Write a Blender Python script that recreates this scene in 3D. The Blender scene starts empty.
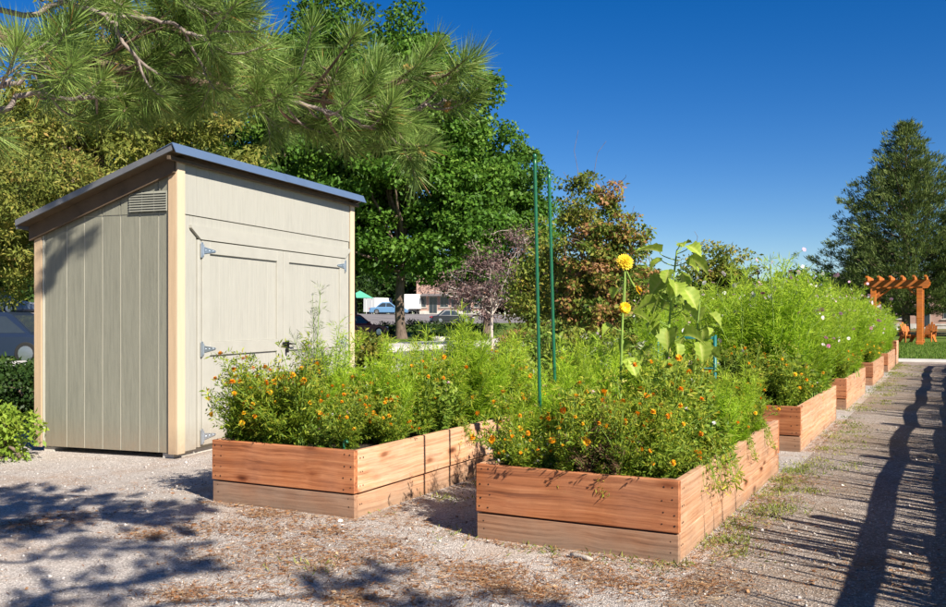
import bpy, math, random
import numpy as np
from mathutils import Vector, Matrix
R = math.radians
rng = np.random.default_rng(7); random.seed(7)
sc = bpy.context.scene
col = sc.collection

# ---------------------------------------------------------------- camera, sky, sun, exposure
YAW = R(27.5); CAMH = 1.2975; FPX = 915.0; HORIZ = 316.0
SUN_EL, SUN_AZ = R(37.5), R(65)          # shadows fall 65 deg to the left of the path direction (+Y)
cd = bpy.data.cameras.new('camera'); cam = bpy.data.objects.new('camera', cd); col.objects.link(cam)
cam.location = (0, 0, CAMH); cam.rotation_euler = (R(90), 0, YAW)
cd.sensor_width = 36; cd.lens = FPX/946*36; cd.shift_y = (HORIZ-303.5)/946; cd.clip_end = 3000; cd.clip_start = .05
sc.camera = cam
TOSUN = Vector((math.cos(SUN_EL)*math.sin(SUN_AZ), -math.cos(SUN_EL)*math.cos(SUN_AZ), math.sin(SUN_EL)))
w = bpy.data.worlds.new('World'); sc.world = w; w.use_nodes = True
wn = w.node_tree; bg = wn.nodes['Background']
sky = wn.nodes.new('ShaderNodeTexSky'); sky.sky_type = 'NISHITA'; sky.sun_disc = False
sky.sun_elevation = SUN_EL; sky.sun_rotation = math.atan2(TOSUN.x, TOSUN.y)
sky.altitude = 1600; sky.air_density = 1.0; sky.dust_density = 0.25; sky.ozone_density = 3.0
hsv = wn.nodes.new('ShaderNodeHueSaturation'); hsv.inputs['Saturation'].default_value = 1.42; hsv.inputs['Hue'].default_value = .512
wn.links.new(sky.outputs[0], hsv.inputs['Color']); wn.links.new(hsv.outputs[0], bg.inputs['Color'])
bg.inputs['Strength'].default_value = 0.058
sd = bpy.data.lights.new('sun', 'SUN'); sd.energy = 5.0; sd.angle = R(0.53); sd.color = (1, .93, .82)
so = bpy.data.objects.new('sun', sd); col.objects.link(so); so.location = (20, -10, 20)
so.rotation_euler = TOSUN.to_track_quat('Z', 'Y').to_euler()
sc.view_settings.view_transform = 'Standard'; sc.view_settings.look = 'None'
sc.view_settings.exposure = 0.95; sc.view_settings.gamma = 1.0
sc.view_settings.use_curve_mapping = False

# ---------------------------------------------------------------- helpers
CY, SY = math.cos(YAW), math.sin(YAW)
def sm(a, b, x):
    t = min(1, max(0, (x-a)/(b-a))); return t*t*(3-2*t)
def gz(u, v=0):                            # ground height: a slight dip by the shed, a rise to the far car park
    return -0.046*sm(-4.9, -6.0, u) + 1.6*sm(-36, -62, u)
def at(px, D):                             # a direction in the photograph and a depth -> ground plan position
    X = (px-473)/FPX*D
    return (X*CY-D*SY, X*SY+D*CY)
def at3(px, py, D):
    u, v = at(px, D); return (u, v, CAMH+(HORIZ-py)/FPX*D)
def gpt(px, py):
    return at(px, FPX*CAMH/(py-HORIZ))

def node(nt, t, **kw):
    n = nt.nodes.new(t)
    for k, v in kw.items():
        if k in n.inputs: n.inputs[k].default_value = v
        else: setattr(n, k, v)
    return n
def ramp(nt, stops):
    n = nt.nodes.new('ShaderNodeValToRGB'); cr = n.color_ramp
    while len(cr.elements) < len(stops): cr.elements.new(.5)
    for e, (p, c) in zip(cr.elements, stops): e.position = p; e.color = (*c, 1)
    return n
def base_mat(name, rough=.7, metal=0.0, spec=.3):
    m = bpy.data.materials.new(name); m.use_nodes = True; nt = m.node_tree
    b = nt.nodes['Principled BSDF']; b.inputs['Roughness'].default_value = rough; b.inputs['Metallic'].default_value = metal
    b.inputs['Specular IOR Level'].default_value = spec
    return m, nt, b
def paint(name, c, rough=.6, metal=0, var=.12, scale=6, bump=.05, bscale=90, spec=.3, coord='Object', stretch=(1,1,1)):
    m, nt, b = base_mat(name, rough, metal, spec)
    tc = node(nt, 'ShaderNodeTexCoord'); mp = node(nt, 'ShaderNodeMapping'); mp.inputs['Scale'].default_value = stretch
    nt.links.new(tc.outputs[coord], mp.inputs[0])
    n1 = node(nt, 'ShaderNodeTexNoise', Scale=scale, Detail=6.0, Roughness=.6); nt.links.new(mp.outputs[0], n1.inputs['Vector'])
    oi = node(nt, 'ShaderNodeObjectInfo')
    lo = tuple(x*(1-var*1.4) for x in c); hi = tuple(min(1, x*(1+var)) for x in c)
    rp = ramp(nt, [(.28, lo), (.5, c), (.75, hi)]); nt.links.new(n1.outputs['Fac'], rp.inputs[0])
    mx = node(nt, 'ShaderNodeMix', data_type='RGBA', blend_type='MULTIPLY'); mx.inputs['Factor'].default_value = 1
    rr = node(nt, 'ShaderNodeMapRange'); rr.inputs['To Min'].default_value = 1-var*.5; rr.inputs['To Max'].default_value = 1.0
    nt.links.new(oi.outputs['Random'], rr.inputs['Value']); nt.links.new(rp.outputs[0], mx.inputs['A']); nt.links.new(rr.outputs[0], mx.inputs['B'])
    nt.links.new(mx.outputs['Result'], b.inputs['Base Color'])
    if bump:
        n2 = node(nt, 'ShaderNodeTexNoise', Scale=bscale, Detail=4.0); nt.links.new(mp.outputs[0], n2.inputs['Vector'])
        bp = node(nt, 'ShaderNodeBump', Strength=bump*4, Distance=.01); nt.links.new(n2.outputs['Fac'], bp.inputs['Height']); nt.links.new(bp.outputs[0], b.inputs['Normal'])
    return m
def splash(m, c=(.26,.19,.13), h=.30, amt=.55):   # dried mud thrown up on the foot of a wall or board
    nt = m.node_tree; b = nt.nodes['Principled BSDF']; src = b.inputs['Base Color'].links[0].from_socket
    ge = node(nt, 'ShaderNodeNewGeometry'); sx = node(nt, 'ShaderNodeSeparateXYZ'); nt.links.new(ge.outputs['Position'], sx.inputs[0])
    n1 = node(nt, 'ShaderNodeTexNoise', Scale=14.0, Detail=6.0, Roughness=.7); nt.links.new(ge.outputs['Position'], n1.inputs['Vector'])
    mr = node(nt, 'ShaderNodeMapRange'); mr.inputs['From Min'].default_value = h; mr.inputs['From Max'].default_value = 0; mr.inputs['To Max'].default_value = 1; nt.links.new(sx.outputs['Z'], mr.inputs['Value'])
    mu = node(nt, 'ShaderNodeMath', operation='MULTIPLY'); nt.links.new(mr.outputs[0], mu.inputs[0]); nt.links.new(n1.outputs['Fac'], mu.inputs[1])
    m2 = node(nt, 'ShaderNodeMath', operation='MULTIPLY'); m2.inputs[1].default_value = amt*2; m2.use_clamp = True; nt.links.new(mu.outputs[0], m2.inputs[0])
    mx = node(nt, 'ShaderNodeMix', data_type='RGBA'); mx.inputs['B'].default_value = (*c, 1); nt.links.new(m2.outputs[0], mx.inputs['Factor']); nt.links.new(src, mx.inputs['A'])
    nt.links.new(mx.outputs['Result'], b.inputs['Base Color'])
def wood(name, dark, mid, light, grey=0.0, greyc=(.36,.32,.28), gscale=1.0, knots=True):
    m, nt, b = base_mat(name, .72, 0, .25)
    tc = node(nt, 'ShaderNodeTexCoord'); oi = node(nt, 'ShaderNodeObjectInfo')
    off = node(nt, 'ShaderNodeVectorMath', operation='SCALE'); off.inputs[0].default_value = (37, 23, 11); nt.links.new(oi.outputs['Random'], off.inputs['Scale'])
    ad = node(nt, 'ShaderNodeVectorMath', operation='ADD'); nt.links.new(tc.outputs['Object'], ad.inputs[0]); nt.links.new(off.outputs[0], ad.inputs[1])
    nd = node(nt, 'ShaderNodeTexNoise', Scale=2.2*gscale, Detail=2.0); nt.links.new(ad.outputs[0], nd.inputs['Vector'])
    dv = node(nt, 'ShaderNodeVectorMath', operation='SCALE'); dv.inputs['Scale'].default_value = .045
    nt.links.new(nd.outputs['Color'], dv.inputs[0])
    a2 = node(nt, 'ShaderNodeVectorMath', operation='ADD'); nt.links.new(ad.outputs[0], a2.inputs[0]); nt.links.new(dv.outputs[0], a2.inputs[1])
    mp = node(nt, 'ShaderNodeMapping'); mp.inputs['Scale'].default_value = (.42*gscale, 20*gscale, 24*gscale); nt.links.new(a2.outputs[0], mp.inputs[0])
    g = node(nt, 'ShaderNodeTexNoise', Scale=1.6, Detail=7.0, Roughness=.68); nt.links.new(mp.outputs[0], g.inputs['Vector'])
    mp2 = node(nt, 'ShaderNodeMapping'); mp2.inputs['Scale'].default_value = (1.3*gscale, 62*gscale, 62*gscale); nt.links.new(a2.outputs[0], mp2.inputs[0])
    g2 = node(nt, 'ShaderNodeTexNoise', Scale=1.0, Detail=7.0, Roughness=.72); nt.links.new(mp2.outputs[0], g2.inputs['Vector'])
    rp = ramp(nt, [(.30, dark), (.47, mid), (.66, light)]); nt.links.new(g.outputs['Fac'], rp.inputs[0])
    r2 = ramp(nt, [(.32, (.50,.44,.41)), (.50, (.93,.92,.91)), (.68, (1.06,1.05,1.04))]); nt.links.new(g2.outputs['Fac'], r2.inputs[0])
    m1 = node(nt, 'ShaderNodeMix', data_type='RGBA', blend_type='MULTIPLY'); m1.inputs['Factor'].default_value = .8
    nt.links.new(rp.outputs[0], m1.inputs['A']); nt.links.new(r2.outputs[0], m1.inputs['B'])
    ng = node(nt, 'ShaderNodeTexNoise', Scale=3.5, Detail=5.0); nt.links.new(ad.outputs[0], ng.inputs['Vector'])
    rg = node(nt, 'ShaderNodeMapRange'); rg.inputs['From Min'].default_value = .35; rg.inputs['From Max'].default_value = .7
    rg.inputs['To Min'].default_value = max(0, grey-.3); rg.inputs['To Max'].default_value = min(1, grey+.3) if grey else .12
    nt.links.new(ng.outputs['Fac'], rg.inputs['Value'])
    m2 = node(nt, 'ShaderNodeMix', data_type='RGBA'); nt.links.new(rg.outputs[0], m2.inputs['Factor']); nt.links.new(m1.outputs['Result'], m2.inputs['A'])
    gm = node(nt, 'ShaderNodeMix', data_type='RGBA', blend_type='MULTIPLY'); gm.inputs['Factor'].default_value = .8
    gm.inputs['A'].default_value = (*greyc, 1); nt.links.new(r2.outputs[0], gm.inputs['B']); nt.links.new(gm.outputs['Result'], m2.inputs['B'])
    last = m2.outputs['Result']
    if knots:
        mk = node(nt, 'ShaderNodeMapping'); mk.inputs['Scale'].default_value = (2.1, 5.5, 5.5); nt.links.new(a2.outputs[0], mk.inputs[0])
        vo = node(nt, 'ShaderNodeTexVoronoi', Scale=1.0); nt.links.new(mk.outputs[0], vo.inputs['Vector'])
        kr = ramp(nt, [(.06, (.20,.13,.10)), (.11, (.55,.42,.35)), (.15, (.86,.78,.72)), (.22, (1,1,1))]); nt.links.new(vo.outputs['Distance'], kr.inputs[0])
        mk2 = node(nt, 'ShaderNodeMix', data_type='RGBA', blend_type='MULTIPLY'); mk2.inputs['Factor'].default_value = 1
        nt.links.new(last, mk2.inputs['A']); nt.links.new(kr.outputs[0], mk2.inputs['B']); last = mk2.outputs['Result']
    hv = node(nt, 'ShaderNodeHueSaturation'); rv = node(nt, 'ShaderNodeMapRange'); rv.inputs['To Min'].default_value = .78; rv.inputs['To Max'].default_value = 1.16
    nt.links.new(oi.outputs['Random'], rv.inputs['Value']); nt.links.new(rv.outputs[0], hv.inputs['Value']); nt.links.new(last, hv.inputs['Color'])
    bl = node(nt, 'ShaderNodeTexNoise', Scale=5.0, Detail=5.0, Roughness=.65); nt.links.new(a2.outputs[0], bl.inputs['Vector'])
    br = ramp(nt, [(.3, (.66,.62,.60)), (.52, (1,1,1))]); nt.links.new(bl.outputs['Fac'], br.inputs[0])
    mb = node(nt, 'ShaderNodeMix', data_type='RGBA', blend_type='MULTIPLY'); mb.inputs['Factor'].default_value = .42
    nt.links.new(hv.outputs[0], mb.inputs['A']); nt.links.new(br.outputs[0], mb.inputs['B']); nt.links.new(mb.outputs['Result'], b.inputs['Base Color'])
    bp = node(nt, 'ShaderNodeBump', Strength=.35, Distance=.003); nt.links.new(g2.outputs['Fac'], bp.inputs['Height']); nt.links.new(bp.outputs[0], b.inputs['Normal'])
    return m
def leafmat(name, stops, trans=.35, rough=.5, spec=.25, sat=1):
    m = bpy.data.materials.new(name); m.use_nodes = True; nt = m.node_tree; b = nt.nodes['Principled BSDF']
    b.inputs['Roughness'].default_value = rough; b.inputs['Specular IOR Level'].default_value = spec
    a = node(nt, 'ShaderNodeAttribute', attribute_name='rnd'); rp = ramp(nt, stops); nt.links.new(a.outputs['Fac'], rp.inputs[0])
    oi = node(nt, 'ShaderNodeObjectInfo'); hv = node(nt, 'ShaderNodeHueSaturation'); mr = node(nt, 'ShaderNodeMapRange')
    mr.inputs['To Min'].default_value = .85; mr.inputs['To Max'].default_value = 1.12; nt.links.new(oi.outputs['Random'], mr.inputs['Value'])
    nt.links.new(mr.outputs[0], hv.inputs['Value']); nt.links.new(rp.outputs[0], hv.inputs['Color'])
    nt.links.new(hv.outputs[0], b.inputs['Base Color'])
    if trans:
        t = node(nt, 'ShaderNodeBsdfTranslucent'); nt.links.new(hv.outputs[0], t.inputs['Color'])
        mx = node(nt, 'ShaderNodeMixShader'); mx.inputs[0].default_value = trans
        nt.links.new(b.outputs[0], mx.inputs[1]); nt.links.new(t.outputs[0], mx.inputs[2]); nt.links.new(mx.outputs[0], nt.nodes['Material Output'].inputs['Surface'])
    return m

def mesh_np(name, V, Q, rnd=None, smooth=False):
    """V (n,3), Q (m,4) or (m,3) index array."""
    V = np.asarray(V, np.float32); Q = np.asarray(Q, np.int32); k = Q.shape[1]
    me = bpy.data.meshes.new(name); me.vertices.add(len(V)); me.vertices.foreach_set('co', V.ravel())
    me.loops.add(Q.size); me.loops.foreach_set('vertex_index', Q.ravel())
    me.polygons.add(len(Q)); me.polygons.foreach_set('loop_start', np.arange(0, Q.size, k, dtype=np.int32))
    if smooth: me.polygons.foreach_set('use_smooth', np.ones(len(Q), bool))
    me.update(calc_edges=True)
    if rnd is not None:
        at_ = me.attributes.new('rnd', 'FLOAT', 'POINT'); at_.data.foreach_set('value', np.asarray(rnd, np.float32))
    return me
class MB:                                  # collects boxes, tubes, prisms into one mesh
    def __init__(s): s.v = []; s.f = []
    def add(s, vs, fs):
        o = len(s.v); s.v += [tuple(map(float, p)) for p in vs]; s.f += [tuple(i+o for i in f) for f in fs]; return s
    def box(s, a, b):
        x0,y0,z0 = a; x1,y1,z1 = b
        return s.add([(x0,y0,z0),(x1,y0,z0),(x1,y1,z0),(x0,y1,z0),(x0,y0,z1),(x1,y0,z1),(x1,y1,z1),(x0,y1,z1)],
                     [(0,3,2,1),(4,5,6,7),(0,1,5,4),(1,2,6,5),(2,3,7,6),(3,0,4,7)])
    def cbox(s, a, b, c=.004):             # chamfered box
        x0,y0,z0 = a; x1,y1,z1 = b; c = min(c, (x1-x0)*.4, (y1-y0)*.4, (z1-z0)*.4); V = []; 
        def ring(z, d): return [(x0+d,y0,z),(x1-d,y0,z),(x1,y0+d,z),(x1,y1-d,z),(x1-d,y1,z),(x0+d,y1,z),(x0,y1-d,z),(x0,y0+d,z)]
        def ring2(z): return [(x0+c,y0+c,z),(x1-c,y0+c,z),(x1-c,y0+c,z),(x1-c,y1-c,z),(x1-c,y1-c,z),(x0+c,y1-c,z),(x0+c,y1-c,z),(x0+c,y0+c,z)]
        V = ring2(z0)+ring(z0+c, c)+ring(z1-c, c)+ring2(z1); F = []
        for k in range(3):
            for i in range(8): F.append((k*8+i, k*8+(i+1)%8, k*8+8+(i+1)%8, k*8+8+i))
        F += [(7,5,3,1), (25,27,29,31)]
        return s.add(V, F)
    def prism(s, poly, y0, y1):            # poly in xz, extruded along y
        n = len(poly); V = [(x,y0,z) for x,z in poly]+[(x,y1,z) for x,z in poly]
        F = [tuple(range(n)), tuple(range(2*n-1, n-1, -1))]+[(i, i+n, (i+1)%n+n, (i+1)%n) for i in range(n)]
        return s.add(V, F)
    def tube(s, pts, rad, n=8, cap=True):
        V, Q = tube(pts, rad, n); o = s.add(V, [tuple(q) for q in Q])
        if cap:
            m = len(s.v); s.f.append(tuple(range(m-n, m))); s.f.append(tuple(range(m-len(V)+n-1, m-len(V)-1, -1)))
        return s
    def build(s, name, mat, parent=None, smooth=False):
        me = bpy.data.meshes.new(name); me.from_pydata(s.v, [], s.f)
        if smooth: me.polygons.foreach_set('use_smooth', np.ones(len(me.polygons), bool))
        me.validate(); me.update(); return obj(name, me, mat, parent)
def tube(pts, rad, n=8):
    P = np.asarray(pts, float); m = len(P); rad = np.broadcast_to(np.asarray(rad, float), (m,))
    T = np.gradient(P, axis=0); T /= np.linalg.norm(T, axis=1)[:,None]+1e-12
    ref = np.array([0,0,1.]) if abs(T[:,2]).mean() < .8 else np.array([1.,0,0])
    A = np.cross(T, ref); A /= np.linalg.norm(A, axis=1)[:,None]+1e-12; B = np.cross(T, A)
    th = np.arange(n)/n*2*np.pi
    V = (P[:,None]+rad[:,None,None]*(np.cos(th)[None,:,None]*A[:,None]+np.sin(th)[None,:,None]*B[:,None])).reshape(-1,3)
    Q = [(k*n+i, k*n+(i+1)%n, (k+1)*n+(i+1)%n, (k+1)*n+i) for k in range(m-1) for i in range(n)]
    return V, Q
def tubes_np(name, paths, n=5, smooth=True):   # many (pts, radii) tubes as one mesh
    Vs, Qs, o = [], [], 0
    for p, r in paths:
        V, Q = tube(p, r, n); Vs.append(V); Qs.append(np.asarray(Q)+o); o += len(V)
    return mesh_np(name, np.concatenate(Vs), np.concatenate(Qs), smooth=smooth)
def obj(name, me, mat, parent=None, loc=None):
    if mat is not None and not len(me.materials):
        for m in (mat if isinstance(mat, (list, tuple)) else [mat]): me.materials.append(m)
    o = bpy.data.objects.new(name, me); col.objects.link(o)
    if parent: o.parent = parent
    if loc is not None: o.location = loc
    return o
def tag(o, label=None, cat=None, group=None, kind=None):
    if label: o['label'] = label
    if cat: o['category'] = cat
    if group: o['group'] = group
    if kind: o['kind'] = kind
    return o
def thing(name, label, cat, loc=(0,0,0), rz=0, group=None):
    o = bpy.data.objects.new(name, None); o.empty_display_size = .2; col.objects.link(o)
    o.location = loc; o.rotation_euler = (0,0,rz); return tag(o, label, cat, group)
def copy_thing(src, loc, rz, scale=1, label=None, group=None):
    r = src.copy(); col.objects.link(r); r.location = loc; r.rotation_euler = (0,0,rz)
    r.scale = (scale,)*3 if not isinstance(scale, tuple) else scale
    if label: r['label'] = label
    if group: r['group'] = group
    for c in src.children:
        d = c.copy(); col.objects.link(d); d.parent = r
        for g in c.children:
            h = g.copy(); col.objects.link(h); h.parent = d
    return r
def unit(a): return a/(np.linalg.norm(a, axis=-1, keepdims=True)+1e-9)
def rdir(n, up=0.):
    v = rng.normal(size=(n,3)); v[:,2] += up; return unit(v)
def leaves(C, Dr, Nm, L, W, fold=0.0, wp=.45):
    """rhomb leaves: base C, direction Dr, face normal about Nm"""
    n = len(C); L = np.broadcast_to(L, (n,))[:,None]; W = np.broadcast_to(W, (n,))[:,None]
    S = unit(np.cross(Dr, Nm)); N = np.cross(S, Dr)
    mid = C+Dr*L*wp+N*fold*L
    V = np.stack([C, mid+S*W*.5, C+Dr*L, mid-S*W*.5], 1).reshape(-1,3)
    return V, np.arange(4*n).reshape(n,4)
def cat(parts):
    Vs, Qs, rs, o = [], [], [], 0
    for V, Q, r in parts:
        Vs.append(V); Qs.append(Q+o); rs.append(np.broadcast_to(r, (len(V),)) if np.ndim(r) == 0 else r); o += len(V)
    return np.concatenate(Vs), np.concatenate(Qs), np.concatenate(rs)

# ---------------------------------------------------------------- materials
M = {}
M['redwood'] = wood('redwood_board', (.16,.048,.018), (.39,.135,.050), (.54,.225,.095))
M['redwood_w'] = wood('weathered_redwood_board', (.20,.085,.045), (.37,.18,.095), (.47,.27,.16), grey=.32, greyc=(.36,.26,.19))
M['redwood_l'] = wood('redwood_board_sunlit_tone', (.38,.165,.078), (.59,.31,.165), (.70,.44,.285), grey=.2, greyc=(.50,.36,.26))  # paler copy of redwood: sunlight on the bed sides put into the colour
M['pergola'] = wood('orange_stained_wood', (.30,.07,.008), (.50,.135,.014), (.60,.20,.03), knots=False)
M['siding'] = paint('siding_paint_shaded_tone', (.228,.223,.172), .65, var=.13, scale=3, bump=.09, bscale=26, stretch=(14,14,.9))  # darker copy of the front siding: left wall's weaker light put into the colour
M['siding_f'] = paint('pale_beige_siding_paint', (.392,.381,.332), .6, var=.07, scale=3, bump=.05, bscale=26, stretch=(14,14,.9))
M['groove'] = paint('pale_groove_paint', (.44,.42,.345), .7, var=.04, bump=0)
M['trim'] = paint('corner_board_shaded_tone', (.50,.36,.225), .65, var=.07, scale=4, bump=.04, bscale=40, stretch=(.6,8,8))  # darker copy of the cream corner boards, shade of the left face painted in
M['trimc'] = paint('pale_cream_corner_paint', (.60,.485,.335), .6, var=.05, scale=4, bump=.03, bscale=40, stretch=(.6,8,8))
M['trimp'] = paint('beige_trim_paint', (.398,.386,.336), .55, var=.05, bump=.02)
M['galv'] = paint('galvanised_steel', (.55,.60,.66), .38, .85, var=.12, scale=12, bump=.01)
M['flash'] = paint('metal_flashing_sky_tint', (.13,.195,.31), .42, .35, var=.06, scale=5, bump=.01, bscale=8)  # bare metal; blue of the reflected sky painted into its base colour
M['drip'] = paint('grey_metal_drip_edge', (.20,.20,.205), .45, .4, var=.1, bump=.01)
M['soffit'] = paint('brown_soffit_board', (.115,.08,.05), .7, var=.2, bump=.03)
M['shingle'] = paint('dark_roof_shingle', (.045,.045,.05), .9, var=.4, scale=40, bump=.15)
M['black'] = paint('black_iron', (.02,.02,.02), .45, .5, var=.1, bump=.01)
M['vent'] = paint('vent_paint', (.25,.248,.205), .6, var=.06, bump=.02)
M['darkgap'] = paint('dark_cavity', (.02,.018,.015), .9, bump=0)
M['concrete'] = paint('concrete', (.52,.49,.44), .85, var=.18, scale=2, bump=.06, bscale=60)
M['soil'] = paint('dark_soil', (.055,.038,.026), .95, var=.5, scale=25, bump=.3, bscale=60)
M['screw'] = paint('rusty_screw_head', (.05,.03,.022), .6, .4, var=.2, bump=0)
M['asphalt'] = paint('grey_asphalt', (.20,.18,.175), .9, var=.2, scale=.4, bump=.1, bscale=40)
M['green_pole'] = paint('green_plastic_coated_steel', (.010,.115,.05), .35, var=.12, scale=30, bump=.02, spec=.5)
M['teal'] = paint('teal_powder_coated_wire', (.010,.14,.125), .45, var=.1, bump=.01, spec=.5)
M['bark'] = paint('grey_brown_bark', (.16,.115,.085), .9, var=.5, scale=9, bump=.5, bscale=14, stretch=(1,1,.35))
M['pinebark'] = paint('pine_bark', (.24,.16,.115), .9, var=.5, scale=14, bump=.5, bscale=22, stretch=(1,1,.5))
M['twig'] = paint('grey_twig', (.27,.22,.19), .85, var=.3, scale=20, bump=.1)
M['palebark'] = paint('pale_bark', (.46,.40,.34), .85, var=.3, scale=6, bump=.2)
M['cone'] = paint('yellow_tan_pine_cone', (.52,.33,.09), .7, var=.3, scale=60, bump=.3)
M['log'] = wood('weathered_log', (.16,.12,.09), (.26,.21,.165), (.36,.31,.26), grey=.5)
M['stalk'] = paint('green_stalk', (.22,.33,.06), .75, var=.25, scale=10, bump=.05)
M['glass'] = paint('dark_window_glass', (.03,.04,.05), .08, 0, var=.05, bump=0, spec=.6)
M['tyre'] = paint('black_tyre', (.02,.02,.02), .85, var=.1, bump=.05)
M['rim'] = paint('alloy_rim', (.5,.5,.52), .3, .9, var=.05, bump=0)
for k, c in dict(car_navy=(.015,.025,.05), car_grey=(.13,.16,.20), car_red=(.16,.015,.02), car_black=(.018,.02,.025), car_white=(.78,.78,.76), car_blue=(.12,.25,.42)).items():
    M[k] = paint(k+'_paint', c, .32, .1, var=.03, bump=0, spec=.6)
M['lamp'] = paint('clear_lamp_lens', (.7,.7,.7), .15, var=.03, bump=0, spec=.6)
M['redlamp'] = paint('red_lamp_lens', (.5,.02,.02), .2, var=.03, bump=0, spec=.6)
M['pinkbrick'] = paint('pink_tan_masonry', (.42,.27,.215), .85, var=.2, scale=1.5, bump=.1, bscale=12)
M['greenawn'] = paint('green_canvas', (.10,.42,.28), .8, var=.1, bump=.02)
M['stoneb'] = paint('pale_boulder', (.50,.46,.41), .9, var=.3, scale=4, bump=.25, bscale=14)
# foliage
M['pine'] = leafmat('long_pine_needles', [(0,(.045,.10,.022)), (.35,(.15,.25,.05)), (.7,(.31,.41,.10)), (.93,(.55,.59,.22)), (1,(.44,.22,.07))], .32, .45, .35)
M['pinefar'] = leafmat('dark_pine_needles', [(0,(.04,.07,.022)), (.5,(.105,.15,.038)), (1,(.23,.275,.075))], .15, .6, .2)
M['pineyel'] = leafmat('yellow_green_conifer_foliage', [(0,(.07,.10,.018)), (.45,(.17,.195,.035)), (.8,(.29,.26,.055)), (1,(.34,.20,.07))], .25, .6, .2)
M['decid'] = leafmat('broad_green_leaves', [(0,(.035,.09,.012)), (.5,(.085,.19,.02)), (1,(.18,.30,.04))], .35, .5, .25)
M['brown'] = leafmat('scorched_brown_and_green_leaves', [(0,(.07,.14,.022)), (.3,(.16,.24,.035)), (.5,(.34,.32,.06)), (.66,(.38,.18,.07)), (.86,(.50,.27,.13)), (1,(.58,.36,.20))], .38, .6, .2)
M['purple'] = leafmat('purple_grey_leaves', [(0,(.10,.055,.05)), (.5,(.19,.12,.11)), (.85,(.27,.185,.165)), (1,(.42,.18,.06))], .25, .6, .2)
M['yelgreen'] = leafmat('mixed_yellow_green_leaves', [(0,(.07,.115,.018)), (.5,(.18,.23,.035)), (.85,(.34,.30,.05)), (1,(.42,.24,.08))], .35, .55, .2)
M['hedge'] = leafmat('dark_hedge_leaves', [(0,(.02,.045,.010)), (.6,(.04,.085,.016)), (1,(.08,.13,.025))], .3, .5, .25)
M['bright'] = leafmat('bright_shrub_leaves', [(0,(.10,.18,.02)), (.5,(.22,.32,.035)), (1,(.37,.43,.07))], .35, .5, .25)
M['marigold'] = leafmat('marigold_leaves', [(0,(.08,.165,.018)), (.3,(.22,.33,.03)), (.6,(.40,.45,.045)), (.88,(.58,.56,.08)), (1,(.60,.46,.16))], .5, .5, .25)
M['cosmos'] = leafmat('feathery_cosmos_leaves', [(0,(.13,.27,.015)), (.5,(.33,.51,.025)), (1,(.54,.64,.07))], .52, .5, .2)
M['broad'] = leafmat('broad_garden_leaves', [(0,(.08,.155,.022)), (.5,(.20,.31,.04)), (1,(.40,.46,.08))], .45, .45, .3)
M['silver'] = leafmat('silvery_green_leaves', [(0,(.16,.20,.11)), (.5,(.28,.32,.19)), (1,(.42,.44,.30))], .3, .6, .2)
M['dryleaf'] = leafmat('dried_brown_foliage', [(0,(.07,.035,.022)), (.5,(.15,.085,.05)), (.8,(.22,.15,.08)), (1,(.12,.17,.03))], .2, .7, .15)
M['sunleaf'] = leafmat('sunflower_leaves', [(0,(.16,.27,.03)), (.45,(.30,.41,.05)), (.8,(.42,.50,.09)), (1,(.56,.58,.17))], .42, .5, .2)
M['fl_orange'] = leafmat('orange_and_yellow_petals', [(0,(.82,.26,.008)), (.3,(.86,.37,.012)), (.6,(.88,.50,.018)), (1,(.90,.65,.05))], .25, .6, .2)
M['fl_pink'] = leafmat('pink_and_white_petals', [(0,(.50,.05,.17)), (.3,(.66,.22,.42)), (.55,(.80,.55,.66)), (.75,(.85,.80,.80)), (1,(.88,.87,.83))], .3, .6, .2)
M['fl_white'] = leafmat('white_and_lilac_petals', [(0,(.55,.42,.58)), (.4,(.78,.74,.74)), (1,(.85,.84,.80))], .3, .6, .2)
M['sunpetal'] = leafmat('golden_sunflower_petals', [(0,(.80,.40,.008)), (.5,(.88,.55,.015)), (1,(.90,.66,.04))], .25, .6, .2)
M['litter'] = leafmat('dry_pine_needles_and_leaf_litter', [(0,(.15,.065,.026)), (.5,(.33,.155,.07)), (.85,(.44,.26,.135)), (1,(.52,.39,.24))], .1, .8, .1)
M['weed'] = leafmat('low_weeds', [(0,(.09,.13,.02)), (.5,(.22,.26,.05)), (.8,(.36,.33,.10)), (1,(.42,.32,.17))], .3, .6, .2)
M['grass'] = leafmat('lawn_grass', [(0,(.05,.11,.012)), (.6,(.11,.20,.02)), (1,(.20,.26,.045))], .3, .6, .2)
M['stones'] = leafmat('gravel_chips', [(0,(.22,.19,.165)), (.4,(.46,.41,.375)), (.8,(.64,.59,.545)), (1,(.78,.74,.70))], 0, .9, .2)

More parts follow.
